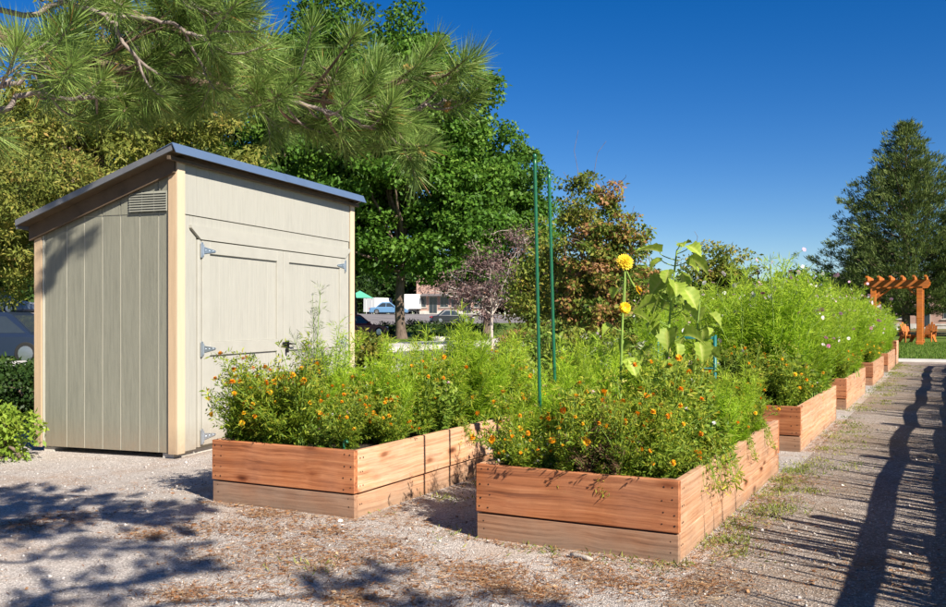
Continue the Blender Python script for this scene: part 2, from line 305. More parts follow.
def ground_mat(name, c1, c2, c3, litter, speck=1.0, fine=220, lo=.50, hi=.72):
    m, nt, b = base_mat(name, .95, 0, .15)
    tc = node(nt, 'ShaderNodeTexCoord'); P = tc.outputs['Object']
    v = node(nt, 'ShaderNodeTexVoronoi', Scale=float(fine)*.42); nt.links.new(P, v.inputs['Vector'])
    vs = node(nt, 'ShaderNodeSeparateColor'); nt.links.new(v.outputs['Color'], vs.inputs[0])
    rp = ramp(nt, [(0, c1), (.5, c2), (.92, c3), (1, tuple(min(1, x*1.35) for x in c3))]); nt.links.new(vs.outputs[0], rp.inputs[0])
    big = node(nt, 'ShaderNodeTexNoise', Scale=.55, Detail=6.0, Roughness=.62); nt.links.new(P, big.inputs['Vector'])
    rb = ramp(nt, [(.3, (.80,.78,.76)), (.65, (1.06,1.05,1.04))]); nt.links.new(big.outputs['Fac'], rb.inputs[0])
    m1 = node(nt, 'ShaderNodeMix', data_type='RGBA', blend_type='MULTIPLY'); m1.inputs['Factor'].default_value = 1
    nt.links.new(rp.outputs[0], m1.inputs['A']); nt.links.new(rb.outputs[0], m1.inputs['B'])
    pat = node(nt, 'ShaderNodeTexNoise', Scale=1.3, Detail=8.0, Roughness=.72, Distortion=.6); nt.links.new(P, pat.inputs['Vector'])
    pr = node(nt, 'ShaderNodeMapRange'); pr.inputs['From Min'].default_value = lo; pr.inputs['From Max'].default_value = hi; pr.inputs['To Max'].default_value = .75
    nt.links.new(pat.outputs['Fac'], pr.inputs['Value'])
    m2 = node(nt, 'ShaderNodeMix', data_type='RGBA'); nt.links.new(pr.outputs[0], m2.inputs['Factor']); nt.links.new(m1.outputs['Result'], m2.inputs['A'])
    fn = node(nt, 'ShaderNodeTexNoise', Scale=60.0, Detail=3.0); nt.links.new(P, fn.inputs['Vector'])
    rl = ramp(nt, [(.3, tuple(x*.55 for x in litter)), (.7, tuple(min(1,x*1.3) for x in litter))]); nt.links.new(fn.outputs['Fac'], rl.inputs[0]); nt.links.new(rl.outputs[0], m2.inputs['B'])
    nt.links.new(m2.outputs['Result'], b.inputs['Base Color'])
    bn = node(nt, 'ShaderNodeTexNoise', Scale=70.0, Detail=5.0, Roughness=.75); nt.links.new(P, bn.inputs['Vector'])
    ad = node(nt, 'ShaderNodeMath', operation='ADD'); nt.links.new(bn.outputs['Fac'], ad.inputs[0]); nt.links.new(v.outputs['Distance'], ad.inputs[1])
    bp = node(nt, 'ShaderNodeBump', Strength=.75*speck, Distance=.012); nt.links.new(ad.outputs[0], bp.inputs['Height']); nt.links.new(bp.outputs[0], b.inputs['Normal'])
    return m
M['gravel'] = ground_mat('grey_tan_gravel', (.31,.275,.245), (.475,.425,.385), (.64,.585,.54), (.40,.26,.165), fine=330)
M['pathdirt'] = ground_mat('brown_gravel_path', (.20,.16,.133), (.31,.26,.22), (.43,.37,.325), (.25,.17,.105), lo=.45, hi=.7)
M['lawn'] = ground_mat('mown_lawn', (.055,.105,.014), (.085,.15,.02), (.14,.19,.03), (.19,.17,.05), .6, 60)
M['terrain'] = ground_mat('dry_grass_and_dirt', (.09,.10,.03), (.15,.145,.05), (.22,.19,.09), (.22,.16,.09), .6, 60)

for k in ('siding', 'siding_f', 'trim', 'trimc', 'trimp'): splash(M[k])
for k in ('redwood', 'redwood_w', 'redwood_l'): splash(M[k], (.20,.15,.11), .10, .5)

# ---------------------------------------------------------------- ground sheets
ULAT = [-900,-500,-300,-200,-150,-110,-90,-75]+list(np.arange(-64, -34, 2.0))+[-30,-24,-20,-16,-12.1,-10,-8,-7,-6.5]+list(np.linspace(-6.0,-4.9,6))+[-4,-2,0,2,4,8,14,20,40,80,150,300,600,900]
def sheet(name, u0, u1, v0, v1, dz, mat, kind='structure', vs=None):
    us = sorted(set([u0,u1]+[u for u in ULAT if u0 < u < u1])); vs = vs or [v0, v1]
    V = [(u, v, gz(u)+dz) for v in vs for u in us]; n = len(us)
    F = [(j*n+i, j*n+i+1, (j+1)*n+i+1, (j+1)*n+i) for j in range(len(vs)-1) for i in range(n-1)]
    return tag(obj(name, mesh_np(name, V, F), mat), kind=kind)
sheet('ground', -900, 900, -900, 900, -.008, M['terrain'])
sheet('gravel_yard', -9.6, -1.15, -9, 24, 0, M['gravel'])
sheet('gravel_path', -1.15, 1.6, -9, 28.6, .0, M['pathdirt'])
sheet('lawn', -9.6, 30, 30.2, 66, 0, M['lawn'])
sheet('far_lawn', -46, -21.6, 4, 120, 0, M['lawn'])
sheet('car_park', -110, -46, 20, 150, .004, M['asphalt'])
sheet('road', -18.4, -12.1, -40, 160, .004, M['asphalt'])
def slab(name, u0, u1, v0, v1, z0, z1, mat, joints=None):
    m = MB().cbox((u0,v0,z0), (u1,v1,z1), .02); return tag(m.build(name, mat), kind='structure')
walk = slab('crossing_footpath', -9.6, 30, 28.62, 30.18, -.2, .03, M['concrete'])
side = slab('pavement', -21.55, -18.4, -40, 160, -.2, .13, M['concrete'])
slab('road_kerb', -12.08, -11.9, -40, 160, -.2, .12, M['concrete'])

# ---------------------------------------------------------------- raised beds
BT, BH = .040, .433
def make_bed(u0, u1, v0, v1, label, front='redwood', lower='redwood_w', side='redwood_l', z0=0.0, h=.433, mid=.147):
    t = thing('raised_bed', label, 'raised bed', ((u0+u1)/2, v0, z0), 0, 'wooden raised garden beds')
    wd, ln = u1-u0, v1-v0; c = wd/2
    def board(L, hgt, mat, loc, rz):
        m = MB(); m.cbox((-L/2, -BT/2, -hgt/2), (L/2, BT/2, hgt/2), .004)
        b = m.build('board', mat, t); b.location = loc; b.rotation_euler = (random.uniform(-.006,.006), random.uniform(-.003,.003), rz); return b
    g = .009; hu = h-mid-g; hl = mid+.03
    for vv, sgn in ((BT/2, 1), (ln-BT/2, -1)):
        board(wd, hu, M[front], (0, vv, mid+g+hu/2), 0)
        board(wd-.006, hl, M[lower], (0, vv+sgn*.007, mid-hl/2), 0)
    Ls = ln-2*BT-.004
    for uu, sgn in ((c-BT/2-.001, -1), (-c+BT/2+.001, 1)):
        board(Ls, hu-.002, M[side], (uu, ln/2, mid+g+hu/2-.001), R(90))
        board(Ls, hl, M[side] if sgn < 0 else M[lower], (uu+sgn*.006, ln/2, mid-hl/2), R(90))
    for sx in (-1, 1):
        for yy in (BT+.045, ln-BT-.045):
            m = MB().cbox((sx*(c-BT-.045)-.043, yy-.043, -.02), (sx*(c-BT-.045)+.043, yy+.043, h-.012+.02*(sx < 0)), .006)
            m.build('corner_post', M['redwood_w'], t)
    s = MB(); 
    for vv, n_ in ((-.0015, -1),):
        for sx in (-1, 1):
            for zz in (.06, .11, .19, .25, .33, .40):
                if zz < h-.02:
                    for dx in ((.03, .085) if zz > mid else (.05,)):
                        x = sx*(c-dx)+random.uniform(-.008,.008); z = zz+random.uniform(-.012,.012)
                        s.tube([(x, vv+(.008 if zz < mid else 0), z), (x, vv+.01, z)], random.uniform(.004,.006), 7)
    for yy in (.075, .10, ln-.1, ln*.5):
        for zz in (.08, .2, .29, .38):
            if zz < h-.03:
                y = yy+random.uniform(-.01,.01); s.tube([(c+.0008-(.006 if zz < mid else 0), y, zz), (c-.01, y, zz)], random.uniform(.004,.006), 7)
    s.build('screw_heads', M['screw'], t)['kind'] = 'stuff'
    # soil fill, slightly humped
    nu, nv = 9, 21; V = []; F = []
    for j in range(nv):
        for i in range(nu):
            x = -c+BT+.003+(wd-2*BT-.006)*i/(nu-1); y = BT+.003+(ln-2*BT-.006)*j/(nv-1)
            V.append((x, y, h-.075+.03*math.sin(i/(nu-1)*math.pi)*math.sin(j/(nv-1)*math.pi)+random.uniform(-.006,.008)))
    F = [(j*nu+i, j*nu+i+1, (j+1)*nu+i+1, (j+1)*nu+i) for j in range(nv-1) for i in range(nu-1)]
    obj('soil', mesh_np('soil', V, F, smooth=True), M['soil'], t)
    return t
make_bed(-4.581, -3.374, 4.839, 8.03, 'reddish raised bed of marigolds directly in front of the shed doors', z0=0)
make_bed(-2.453, -1.256, 4.749, 7.933, 'reddish raised bed holding the two tall green stakes and the sunflowers')
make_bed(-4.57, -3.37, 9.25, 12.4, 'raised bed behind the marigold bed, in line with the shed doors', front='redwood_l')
make_bed(-4.57, -3.37, 13.6, 16.8, 'third raised bed in the row on the shed side')
make_bed(-2.45, -1.256, 9.166, 12.307, 'raised bed of tall pink cosmos just behind the sunflower bed', front='redwood')
make_bed(-2.45, -1.256, 13.563, 16.8, 'raised bed two places behind the sunflower bed along the path')
make_bed(-2.45, -1.256, 18.5, 21.7, 'raised bed along the path, second nearest to the footpath crossing')
make_bed(-2.45, -1.256, 23.2, 26.3, 'last raised bed along the path before the footpath crossing')
make_bed(-2.1, -1.256, 27.0, 28.1, 'small tall planter box at the corner of the footpath crossing', h=.62, mid=.25)

# ---------------------------------------------------------------- shed
def build_shed():
    L, Dp, HF, HB = 3.65, 1.675, 2.80, 2.22
    t = thing('garden_shed', 'pale beige wooden garden shed with sloping roof and wide double doors', 'shed', (-6.417, 6.325, -.046), R(98.52))
    zb = .055; slope = (HF-HB)/Dp
    top = lambda y: HF-slope*y
    # core walls (set back), planks in front
    core = MB().prism([(0,0)]*0 or [(.009,zb),(L-.02,zb),(L-.02,HB-.05),(.009,HB-.05)], .03, Dp-.03)
    core.add([(.009,.03,HB-.05),(L-.02,.03,HB-.05),(L-.02,Dp-.03,HB-.05),(.009,Dp-.03,HB-.05),(.009,.03,HF-.04),(L-.02,.03,HF-.04)],
             [(0,1,5,4),(1,2,5),(3,0,4),(2,3,4,5)])
    core.build('wall_core', M['groove'], t)
    # left wall planks, pale grooves between
    ys = [.09, .209, .426, .647, .861, 1.077, 1.293, 1.563, Dp-.088]
    zs = 2.312
    for a, b in zip(ys[:-1], ys[1:]):
        a_, b_ = a+.007, b-.007
        for (za, zb_, cut) in ((zb, zs-.006, 0), (zs+.002, None, 1)):
            za_top = lambda y: (min(zb_, top(y)-.02) if not cut else top(y)-.02)
            if za_top(b_) < za+.03 and cut:
                continue
            x0 = .004 if not cut else -.001
            m = MB(); m.add([(x0,a_,za),(x0,b_,za),(x0,b_,za_top(b_)),(x0,a_,za_top(a_)),(.03,a_,za),(.03,b_,za),(.03,b_,za_top(b_)),(.03,a_,za_top(a_))],
                  [(0,3,2,1),(4,5,6,7),(0,1,5,4),(2,3,7,6),(1,2,6,5),(3,0,4,7)])
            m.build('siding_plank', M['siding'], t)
    # far-side and back wall
    MB().add([(L,.09,zb),(L,Dp-.09,zb),(L,Dp-.09,HB),(L,.09,HF-.05),(L-.02,.09,zb),(L-.02,Dp-.09,zb),(L-.02,Dp-.09,HB),(L-.02,.09,HF-.05)],
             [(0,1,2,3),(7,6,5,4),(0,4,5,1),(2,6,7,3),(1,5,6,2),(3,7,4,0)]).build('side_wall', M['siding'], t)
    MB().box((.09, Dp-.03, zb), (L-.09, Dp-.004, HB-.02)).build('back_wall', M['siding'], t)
    # front siding: panels above the seam and beside the doors
    xs = list(np.linspace(.092, L-.092, 18))
    for a, b in zip(xs[:-1], xs[1:]):
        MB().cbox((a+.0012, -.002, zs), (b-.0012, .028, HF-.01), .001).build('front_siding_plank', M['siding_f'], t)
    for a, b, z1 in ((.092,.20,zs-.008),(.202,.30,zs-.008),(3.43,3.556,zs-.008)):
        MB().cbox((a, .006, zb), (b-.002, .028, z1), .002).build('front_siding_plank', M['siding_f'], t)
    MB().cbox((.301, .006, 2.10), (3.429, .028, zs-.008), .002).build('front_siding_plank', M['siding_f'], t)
    # corner trim boards
    for x0, x1, y0, y1, h in ((-.020,.09,-.022,-.0025,HF+.0),( L-.09,L+.02,-.022,-.0025,HF+.0)):
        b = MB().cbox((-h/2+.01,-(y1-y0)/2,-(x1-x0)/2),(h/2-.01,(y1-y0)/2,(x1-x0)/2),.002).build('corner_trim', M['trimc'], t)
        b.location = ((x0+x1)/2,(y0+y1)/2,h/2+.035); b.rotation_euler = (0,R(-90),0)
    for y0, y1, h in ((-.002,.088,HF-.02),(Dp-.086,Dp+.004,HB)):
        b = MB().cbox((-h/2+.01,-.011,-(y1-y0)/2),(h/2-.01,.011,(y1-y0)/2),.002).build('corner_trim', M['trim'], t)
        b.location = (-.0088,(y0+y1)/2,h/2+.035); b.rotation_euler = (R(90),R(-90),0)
    MB().cbox((-.008, Dp-.108, zb), (.004, Dp-.088, HB-.02), .002).build('trim_strip', M['groove'], t)
    # door surround
    MB().cbox((.302,-.012,.07),(.352,.027,2.083),.003).build('door_jamb', M['trimp'], t)
    MB().cbox((3.385,-.012,.07),(3.430,.027,2.083),.003).build('door_jamb', M['trimp'], t)
    hd = MB(); hd.prism([(.335,2.088),(3.405,2.088),(3.55,2.188),(3.55,2.215),(.185,2.215),(.185,2.188)], -.026, .004)
    hd.build('door_header', M['trimp'], t)
    # two door leaves
    for k, (a, b) in enumerate(((.358,1.865),(1.873,3.380))):
        leaf = MB().box((a,.002,.085),(b,.026,2.076)).build('door', M['siding_f'], t)
        st = .125; fr = []
        for (x0,x1,z0,z1) in ((a,a+st,.085,2.076),(b-st,b,.085,2.076),(a+st+.001,b-st-.001,1.955,2.076),(a+st+.001,b-st-.001,.955,1.085),(a+st+.001,b-st-.001,.085,.235)):
            MB().cbox((x0+.0005,-.024,z0),(x1-.0005,.0015,z1),.0025).build('door_rail' if x1-x0 > .3 else 'door_stile', M['trimp'], leaf)
        nb = 7; pw = (b-a-2*st)/nb
        for j in range(nb):                # vertical planks in the panels
            for (z0, z1) in ((1.0855, 1.9545),(.2355,.9545)):
                MB().cbox((a+st+j*pw+.001,-.004,z0),(a+st+(j+1)*pw-.001,.0015,z1),.0015).build('door_plank', M['siding_f'], leaf)
        for zz in (1.985, 1.02, .17):      # strap hinges
            hx = a if k == 0 else b; s = 1 if k == 0 else -1
            m = MB().cbox((min(hx-s*.03,hx+s*.002),-.033,zz-.075),(max(hx-s*.03,hx+s*.002),-.0245,zz+.075),.002)
            m.tube([(hx+s*.006,-.031,zz-.055),(hx+s*.006,-.031,zz+.055)],.009,8)
            P = [(hx+s*.008,zz-.035),(hx+s*.20,zz-.010),(hx+s*.215,zz),(hx+s*.20,zz+.010),(hx+s*.008,zz+.035)]
            m.prism(P if s > 0 else P[::-1], -.031, -.0245)
            for q in (.05,.11,.17): m.tube([(hx+s*q,-.034,zz),(hx+s*q,-.03,zz)],.006,6)
            m.build('strap_hinge', M['galv'], leaf)
    la = MB().cbox((1.90,-.034,.985),(1.985,-.0245,1.065),.002); la.tube([(1.94,-.034,1.03),(1.94,-.075,1.03)],.011,8)
    la.tube([(1.94,-.07,1.03),(1.99,-.078,1.026),(2.06,-.07,1.02)],.009,8); la.cbox((1.83,-.05,1.02),(1.905,-.036,1.05),.002); la.tube([(1.905,-.055,.985),(1.905,-.055,.93)],.018,8)
    la.build('door_latch', M['black'], t)
    # louvre vent on the left wall
    m = MB(); y0, y1, z0, z1 = .105, .53, 2.33, 2.52
    m.box((-.004,y0,z0),(.004,y1,z1)); v = m.build('vent', M['darkgap'], t)
    for yy in (y0, y0+.137, y0+.274, y1-.012): MB().cbox((-.020,yy,z0),(-.0045,yy+.014,z1),.002).build('vent_mullion', M['vent'], v)
    for j in range(8):
        zz = z0+.004+j*.0235; MB().add([(-.026,y0,zz),(-.026,y1,zz),(-.006,y1,zz+.018),(-.006,y0,zz+.018),(-.026,y0,zz+.006),(-.026,y1,zz+.006),(-.006,y1,zz+.024),(-.006,y0,zz+.024)],
            [(0,3,2,1),(4,5,6,7),(0,1,5,4),(2,3,7,6),(1,2,6,5),(3,0,4,7)]).build('vent_slat', M['vent'], v)
    # roof
    ox, oxr, of, ob = .19, .085, .10, .045
    def rz(y): return HF+.035-slope*y
    def deck(name, x0, x1, y0, y1, d0, d1, mat, par):
        return MB().add([(x0,y0,rz(y0)+d0),(x1,y0,rz(y0)+d0),(x1,y1,rz(y1)+d0),(x0,y1,rz(y1)+d0),(x0,y0,rz(y0)+d1),(x1,y0,rz(y0)+d1),(x1,y1,rz(y1)+d1),(x0,y1,rz(y1)+d1)],
            [(0,3,2,1),(4,5,6,7),(0,1,5,4),(1,2,6,5),(2,3,7,6),(3,0,4,7)]).build(name, mat, par)
    rf = deck('roof', -ox, L+oxr, -of, Dp+ob, 0, .028, M['soffit'], t)
    n = 9; step = (Dp+ob+of)/n
    for j in range(n):
        y0 = -of+j*step; deck('shingle_course', -ox-.012, L+oxr+.012, y0, y0+step+.012, .030+.002*(n-j)*0, .037+.004*(j%2), M['shingle'], rf)
    for x0, x1 in ((-ox-.018,-ox-.0005),(L+oxr+.0005,L+oxr+.018)):
        deck('rake_drip_edge', x0, x1, -of, Dp+ob+.01, -.012, .046, M['drip'], rf)
    deck('eave_drip_edge', -ox, L+oxr, Dp+ob+.0005, Dp+ob+.016, -.04, .03, M['drip'], rf)
    for x0, x1 in ((-.055,-.021),(L+.022,L+.056)): deck('barge_board', x0, x1, -.0, Dp+.035, -.155, -.001, M['soffit'], rf)
    for x0, x1 in ((-ox+.0,-.058),(L+.058,L+oxr)): deck('soffit_board', x0, x1, -.085, Dp+.04, -.012, -.001, M['soffit'], rf)
    MB().cbox((-ox+.002,-.060,2.780),(L+oxr-.002,-.027,2.815),.002).build('fascia', M['soffit'], rf)
    # folded metal ridge flashing in overlapping lengths
    Lx = -ox-.03; seg = (L+ox+oxr+.04)/2
    for j in range(2):
        a, b = Lx+j*seg-(.02 if j else 0), Lx+(j+1)*seg; d = .0016*j
        pr = [(.06, rz(.06)+.048), (-of-.012, rz(-of)+.056), (-of-.055, rz(-of)-.035), (-of-.049, rz(-of)-.038), (-of-.006, rz(-of)+.049), (.06, rz(.06)+.043)]
        V = [(a,y-d,z+d) for y,z in pr]+[(b,y-d,z+d) for y,z in pr]; k = len(pr)
        F = [tuple(range(k)), tuple(range(2*k-1,k-1,-1))]+[(i,i+k,(i+1)%k+k,(i+1)%k) for i in range(k)]
        MB().add(V,F).build('ridge_flashing', M['flash'], rf)
    # skids
    for y in (.06, Dp-.2): MB().cbox((.03,y,-.03),(L-.05,y+.13,.05),.006).build('foundation_skid', M['concrete'], t)
    return t
build_shed()

# ---------------------------------------------------------------- plants: prototypes
def stem_curve(b, top, bend=.15, n=5):
    b, top = np.array(b, float), np.array(top, float); s = np.linspace(0, 1, n)[:,None]
    out = b+(top-b)*s; out[:,:2] += (top-b)[:2]*(s*(s-1))*bend*4; return out
def flower_quads(C, N, r, np_=9, layers=3, curl=.3):
    parts = []; lean = rng.random()
    for c, nn, rr in zip(C, N, r):
        x = np.array([1,0,0.]) if abs(nn[0]) < .8 else np.array([0,1.,0]); a = unit(np.cross(nn, x)); b = np.cross(nn, a)
        cr = np.clip(.55*lean+.45*rng.random(), 0, 1)
        for l in range(layers):
            th = (np.arange(np_)+.5*(l%2))/np_*2*np.pi; el = l/max(1,layers)*1.0+curl*rng.normal(size=np_)*.3
            d = unit((np.cos(th)[:,None]*a+np.sin(th)[:,None]*b)*np.cos(el)[:,None]+nn*np.sin(el)[:,None])
            R_ = rr*(1-.12*l); Cn = np.repeat(c[None], np_, 0)+nn*(.004*l)
            V, Q = leaves(Cn, d, np.repeat(nn[None], np_, 0)+rng.normal(size=(np_,3))*.1, R_, R_*2*np.pi/np_*1.25, 0, .72)
            parts.append((V, Q, np.clip(cr+rng.normal(size=len(V))*.05, 0, 1)))
    return cat(parts)
def stems_and_leaves(h, r, nst, nodes, lf, Ll, Lw, spread=.6, start=.15, drop=0.0, dirup=.5, ring=0):
    paths, P, Dd, tips = [], [], [], []
    for i in range(nst):
        a = rng.random()*2*np.pi; q = r*math.sqrt(rng.random()); hh = h*(1-.30*(q/r)**2)*(.48+.66*rng.random()); q *= 1+.35*(rng.random() < .25)
        b = (math.cos(a)*q*.25, math.sin(a)*q*.25, 0); tp = (math.cos(a)*q, math.sin(a)*q, hh)
        c = stem_curve(b, tp, .5, 6); paths.append((c, np.linspace(.0045, .0018, 6)*(h/.5)**.5)); tips.append((c[-1], unit(c[-1]-c[-2])))
        for s in np.linspace(start, 1, nodes):
            k = s*5; j = min(4, int(k)); p = c[j]+(c[j+1]-c[j])*(k-j)
            th0 = rng.random()*2*np.pi
            for m in range(2):
                th = th0+m*np.pi+rng.normal()*.4
                d = unit(np.array([math.cos(th), math.sin(th), dirup-drop*(1-s)+rng.normal()*.3])); P.append(p); Dd.append(d)
    return paths, np.array(P), np.array(Dd), tips
def fol_obj(name, paths, V, Q, r, mat, parent, stemmat='stalk'):
    f = obj('foliage', mesh_np(name, V, Q, r), M[mat], parent)
    obj('stems', tubes_np(name+'_stems', paths, 4), M[stemmat], parent); return f
PARK = []                                   # prototypes are used themselves for the first planting
def proto_marigold(h, r, seed, nfl, mat='marigold', fl='fl_orange', nst=28, flr=(.013,.023)):
    t = thing('marigold_plant', 'x', 'plant'); paths, P, Dd, tips = stems_and_leaves(h, r, nst, 10, 1, .06, .02)
    parts = []; n = len(P)
    for k in range(4):                      # pinnate leaflets along each leaf axis
        s = .02+.018*k
        C = P+Dd*s
        for sg in (-1, 1):
            sd = unit(np.cross(Dd, rdir(n, .8)))*sg; d = unit(Dd*.8+sd*1.0+rng.normal(size=(n,3))*.12)
            V, Q = leaves(C, d, rdir(n, 1.5), .036*(.7+.6*rng.random(n)), .0105, .05)
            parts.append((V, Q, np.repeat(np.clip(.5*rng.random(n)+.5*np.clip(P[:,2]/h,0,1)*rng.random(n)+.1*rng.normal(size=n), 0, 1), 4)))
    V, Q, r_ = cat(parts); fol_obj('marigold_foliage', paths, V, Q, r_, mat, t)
    idx = rng.permutation(len(tips))[:nfl]
    C = np.array([tips[i][0]+np.array([0,0,.012]) for i in idx]); N = unit(np.array([tips[i][1] for i in idx])+rng.normal(size=(nfl,3))*.35+np.array([.2,-.2,.3]))
    V, Q, r_ = flower_quads(C, N, rng.uniform(*flr, nfl), 9, 3); obj('blooms', mesh_np('marigold_blooms', V, Q, r_), M[fl], t)['kind'] = 'stuff'
    return t
def proto_cosmos(h, r, nfl, nst=18, fl='fl_pink', mat='cosmos', nodes=17, thread=11, flr=(.016,.025)):
    t = thing('cosmos_plant', 'x', 'plant'); paths, P, Dd, tips = stems_and_leaves(h, r, nst, nodes, 1, .06, .02, start=.12, dirup=.75)
    n = len(P); parts = []
    for k in range(thread):
        s = .008+.010*k*rng.random(n)
        C = P+Dd*s[:,None]; d = unit(Dd*.75+rdir(n, .25)*.75)
        V, Q = leaves(C, d, rdir(n), .065*(.5+.8*rng.random(n)), .0055, 0, .5)
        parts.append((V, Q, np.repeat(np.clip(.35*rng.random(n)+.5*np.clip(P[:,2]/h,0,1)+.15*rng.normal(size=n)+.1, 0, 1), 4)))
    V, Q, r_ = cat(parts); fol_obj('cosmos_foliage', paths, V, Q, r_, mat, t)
    if nfl:
        C, N, pth = [], [], []
        for i in range(nfl):
            p, d = tips[i % len(tips)]; e = p+np.array([rng.normal()*.05, rng.normal()*.05, .03+.12*rng.random()])
            pth.append((stem_curve(p, e, .2, 4), .0016)); C.append(e); N.append(unit(rng.normal(size=3)*.5+np.array([.45,-.35,.5])))
        V, Q, r_ = flower_quads(np.array(C), np.array(N), rng.uniform(*flr, nfl), 8, 1); b = obj('blooms', mesh_np('cosmos_blooms', V, Q, r_), M[fl], t); b['kind'] = 'stuff'
        obj('bloom_stems', tubes_np('bloom_stems', pth, 4), M['stalk'], b)
    return t
def proto_broad(h, r, mat, nfl=0, fl='fl_pink', nst=22, L=.075, W=.036, nodes=9, name='leafy_plant', flr=(.016,.024), drop=.6):
    t = thing(name, 'x', 'plant'); paths, P, Dd, tips = stems_and_leaves(h, r, nst, nodes, 1, L, W, dirup=.35, drop=drop)
    n = len(P); parts = []
    for k in range(2):
        C = P+Dd*.01; d = unit(Dd+rng.normal(size=(n,3))*.35)
        V, Q = leaves(C, d, rdir(n, 1.6), L*(.5+.7*rng.random(n)), W*(.6+.6*rng.random(n)), .07)
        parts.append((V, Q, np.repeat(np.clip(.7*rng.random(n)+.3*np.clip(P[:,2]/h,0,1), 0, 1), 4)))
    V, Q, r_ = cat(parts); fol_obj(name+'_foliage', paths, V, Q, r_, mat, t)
    if nfl:
        idx = rng.permutation(len(tips))[:nfl]; C = np.array([tips[i][0]+np.array([0,0,.01]) for i in idx]); N = unit(np.array([[.35,-.35,.7]])+rng.normal(size=(len(idx),3))*.35)
        V, Q, r_ = flower_quads(C, N, rng.uniform(*flr, len(idx)), 8, 2); obj('blooms', mesh_np(name+'_blooms', V, Q, r_), M[fl], t)['kind'] = 'stuff'
    return t
used = set()
def plant(src, u, v, z, s, label, group=None):
    loc = (u, v, z); rz = random.uniform(0, 6.28); sc_ = (s*random.uniform(.92,1.08), s*random.uniform(.92,1.08), s)
    if src.name not in used:
        used.add(src.name); src.location = loc; src.rotation_euler = (0,0,rz); src.scale = sc_; tag(src, label, None, group); return src
    return copy_thing(src, loc, rz, sc_, label, group)
MG = [proto_marigold(h_, r_, i, n_, nst=k_) for i, (h_, r_, n_, k_) in enumerate(((.50,.24,19,27),(.62,.20,11,21),(.42,.27,22,27),(.56,.26,14,23),(.66,.16,7,14)))]
MGY = [proto_marigold(.54, .22, i, 16, flr=(.016,.026)) for i in range(2)]
CO = [proto_cosmos(1.0, .30, 8, nst=20) for i in range(4)]
CB = [proto_cosmos(.72, .20, 0, nst=14) for i in range(2)]
BL = [proto_broad(.5, .24, 'broad', 4, 'fl_pink') for i in range(3)]
BY = [proto_broad(.42, .2, 'bright', 0) for i in range(2)]
DRY = [proto_broad(.42, .2, 'dryleaf', 0, L=.04, W=.014, nst=30, nodes=12, name='withered_plant')]
ALY = [proto_broad(.2, .16, 'broad', 16, 'fl_white', L=.03, W=.014, nst=30, name='alyssum_plant', flr=(.008,.014))]
SIL = [proto_broad(.75, .13, 'silver', 0, L=.07, W=.014, nst=7, nodes=16, name='silvery_stalk_plant', drop=0)]
SILB = [proto_broad(.5, .22, 'silver', 0, L=.10, W=.03, nst=12, nodes=8, name='silvery_leaf_plant')]
FEA = [proto_cosmos(1.12, .13, 4, nst=9, mat='silver', nodes=20, thread=9, flr=(.012,.018))]
def proto_trailing():
    t = thing('trailing_plant', 'x', 'plant'); paths, parts = [], []
    for i in range(16):
        a = rng.normal()*.7; L_ = rng.uniform(.12,.30); q = np.linspace(0,1,7)
        c = np.stack([np.cos(a)*L_*.62*q, np.sin(a)*L_*.62*q, .06+.14*np.sin(q*2.0)-L_*1.1*q**2], 1); paths.append((c, np.linspace(.003,.0015,7)))
        for k in range(16):
            j = rng.integers(1,7); n = 2; p = np.repeat(c[j][None], n, 0)+rng.normal(size=(n,3))*.012
            V, Q = leaves(p, rdir(n,-.3), rdir(n,.5), rng.uniform(.025,.055,n), .010, .05); parts.append((V, Q, np.repeat(rng.random(n),4)))
    V, Q, r_ = cat(parts); fol_obj('trailing_foliage', paths, V, Q, r_, 'marigold', t); return t
TR = [proto_trailing()]
SZ = .37
def trail(u, v, rz, s, label, group):
    if TR[0].name not in used:
        used.add(TR[0].name); o = TR[0]; tag(o, label, None, group); o.location = (u,v,SZ+.02); o.rotation_euler = (0,0,rz); o.scale = (s,)*3
    else: copy_thing(TR[0], (u,v,SZ+.02), rz, s, label, group)
def zone(u, v, u0, u1, v0, v1, lo, hi):      # which edge of its bed a plant stands at
    fu, fv = (u-u0)/(u1-u0), (v-v0)/(v1-v0)
    a = 'front board' if fv < .17 else 'back board' if fv > .85 else None
    b = lo if fu < .36 else hi if fu > .64 else 'middle'
    return a, b
def fill(srcs, spots, zt, labelf, group, bed):
    for (u, v, s) in spots:
        a, b = zone(u, v, *bed[:6]); where = ('by the %s' % a if a else '') + ((' at the ' if a else 'at the ')+b if b != 'middle' else (' ' if a else '')+('in the middle' if not a else ''))
        plant(random.choice(srcs), u, v, zt, s, labelf % where.strip(), group)
BA = (-4.581,-3.374,4.839,8.03,'shed side','inner side'); BB = (-2.453,-1.256,4.749,7.933,'stake side','path side')
rg = random.Random(5)
def grid_spots(bed, nu, nv, smin, smax, ju=.06, jv=.1, v0=None, v1=None, inset=.13):
    out = []
    for j in range(nv):
        for i in range(nu):
            u = bed[0]+inset+(bed[1]-bed[0]-2*inset)*(i+.5*(j % 2)*.6)/(nu-.7)+rg.uniform(-ju,ju); a, b = v0 or bed[2]+.16, v1 or bed[3]-.15
            out.append((min(bed[1]-.1, u), a+(b-a)*j/(nv-1)+rg.uniform(-jv,jv)*(1 if j else .3), rg.uniform(smin,smax)))
    return out
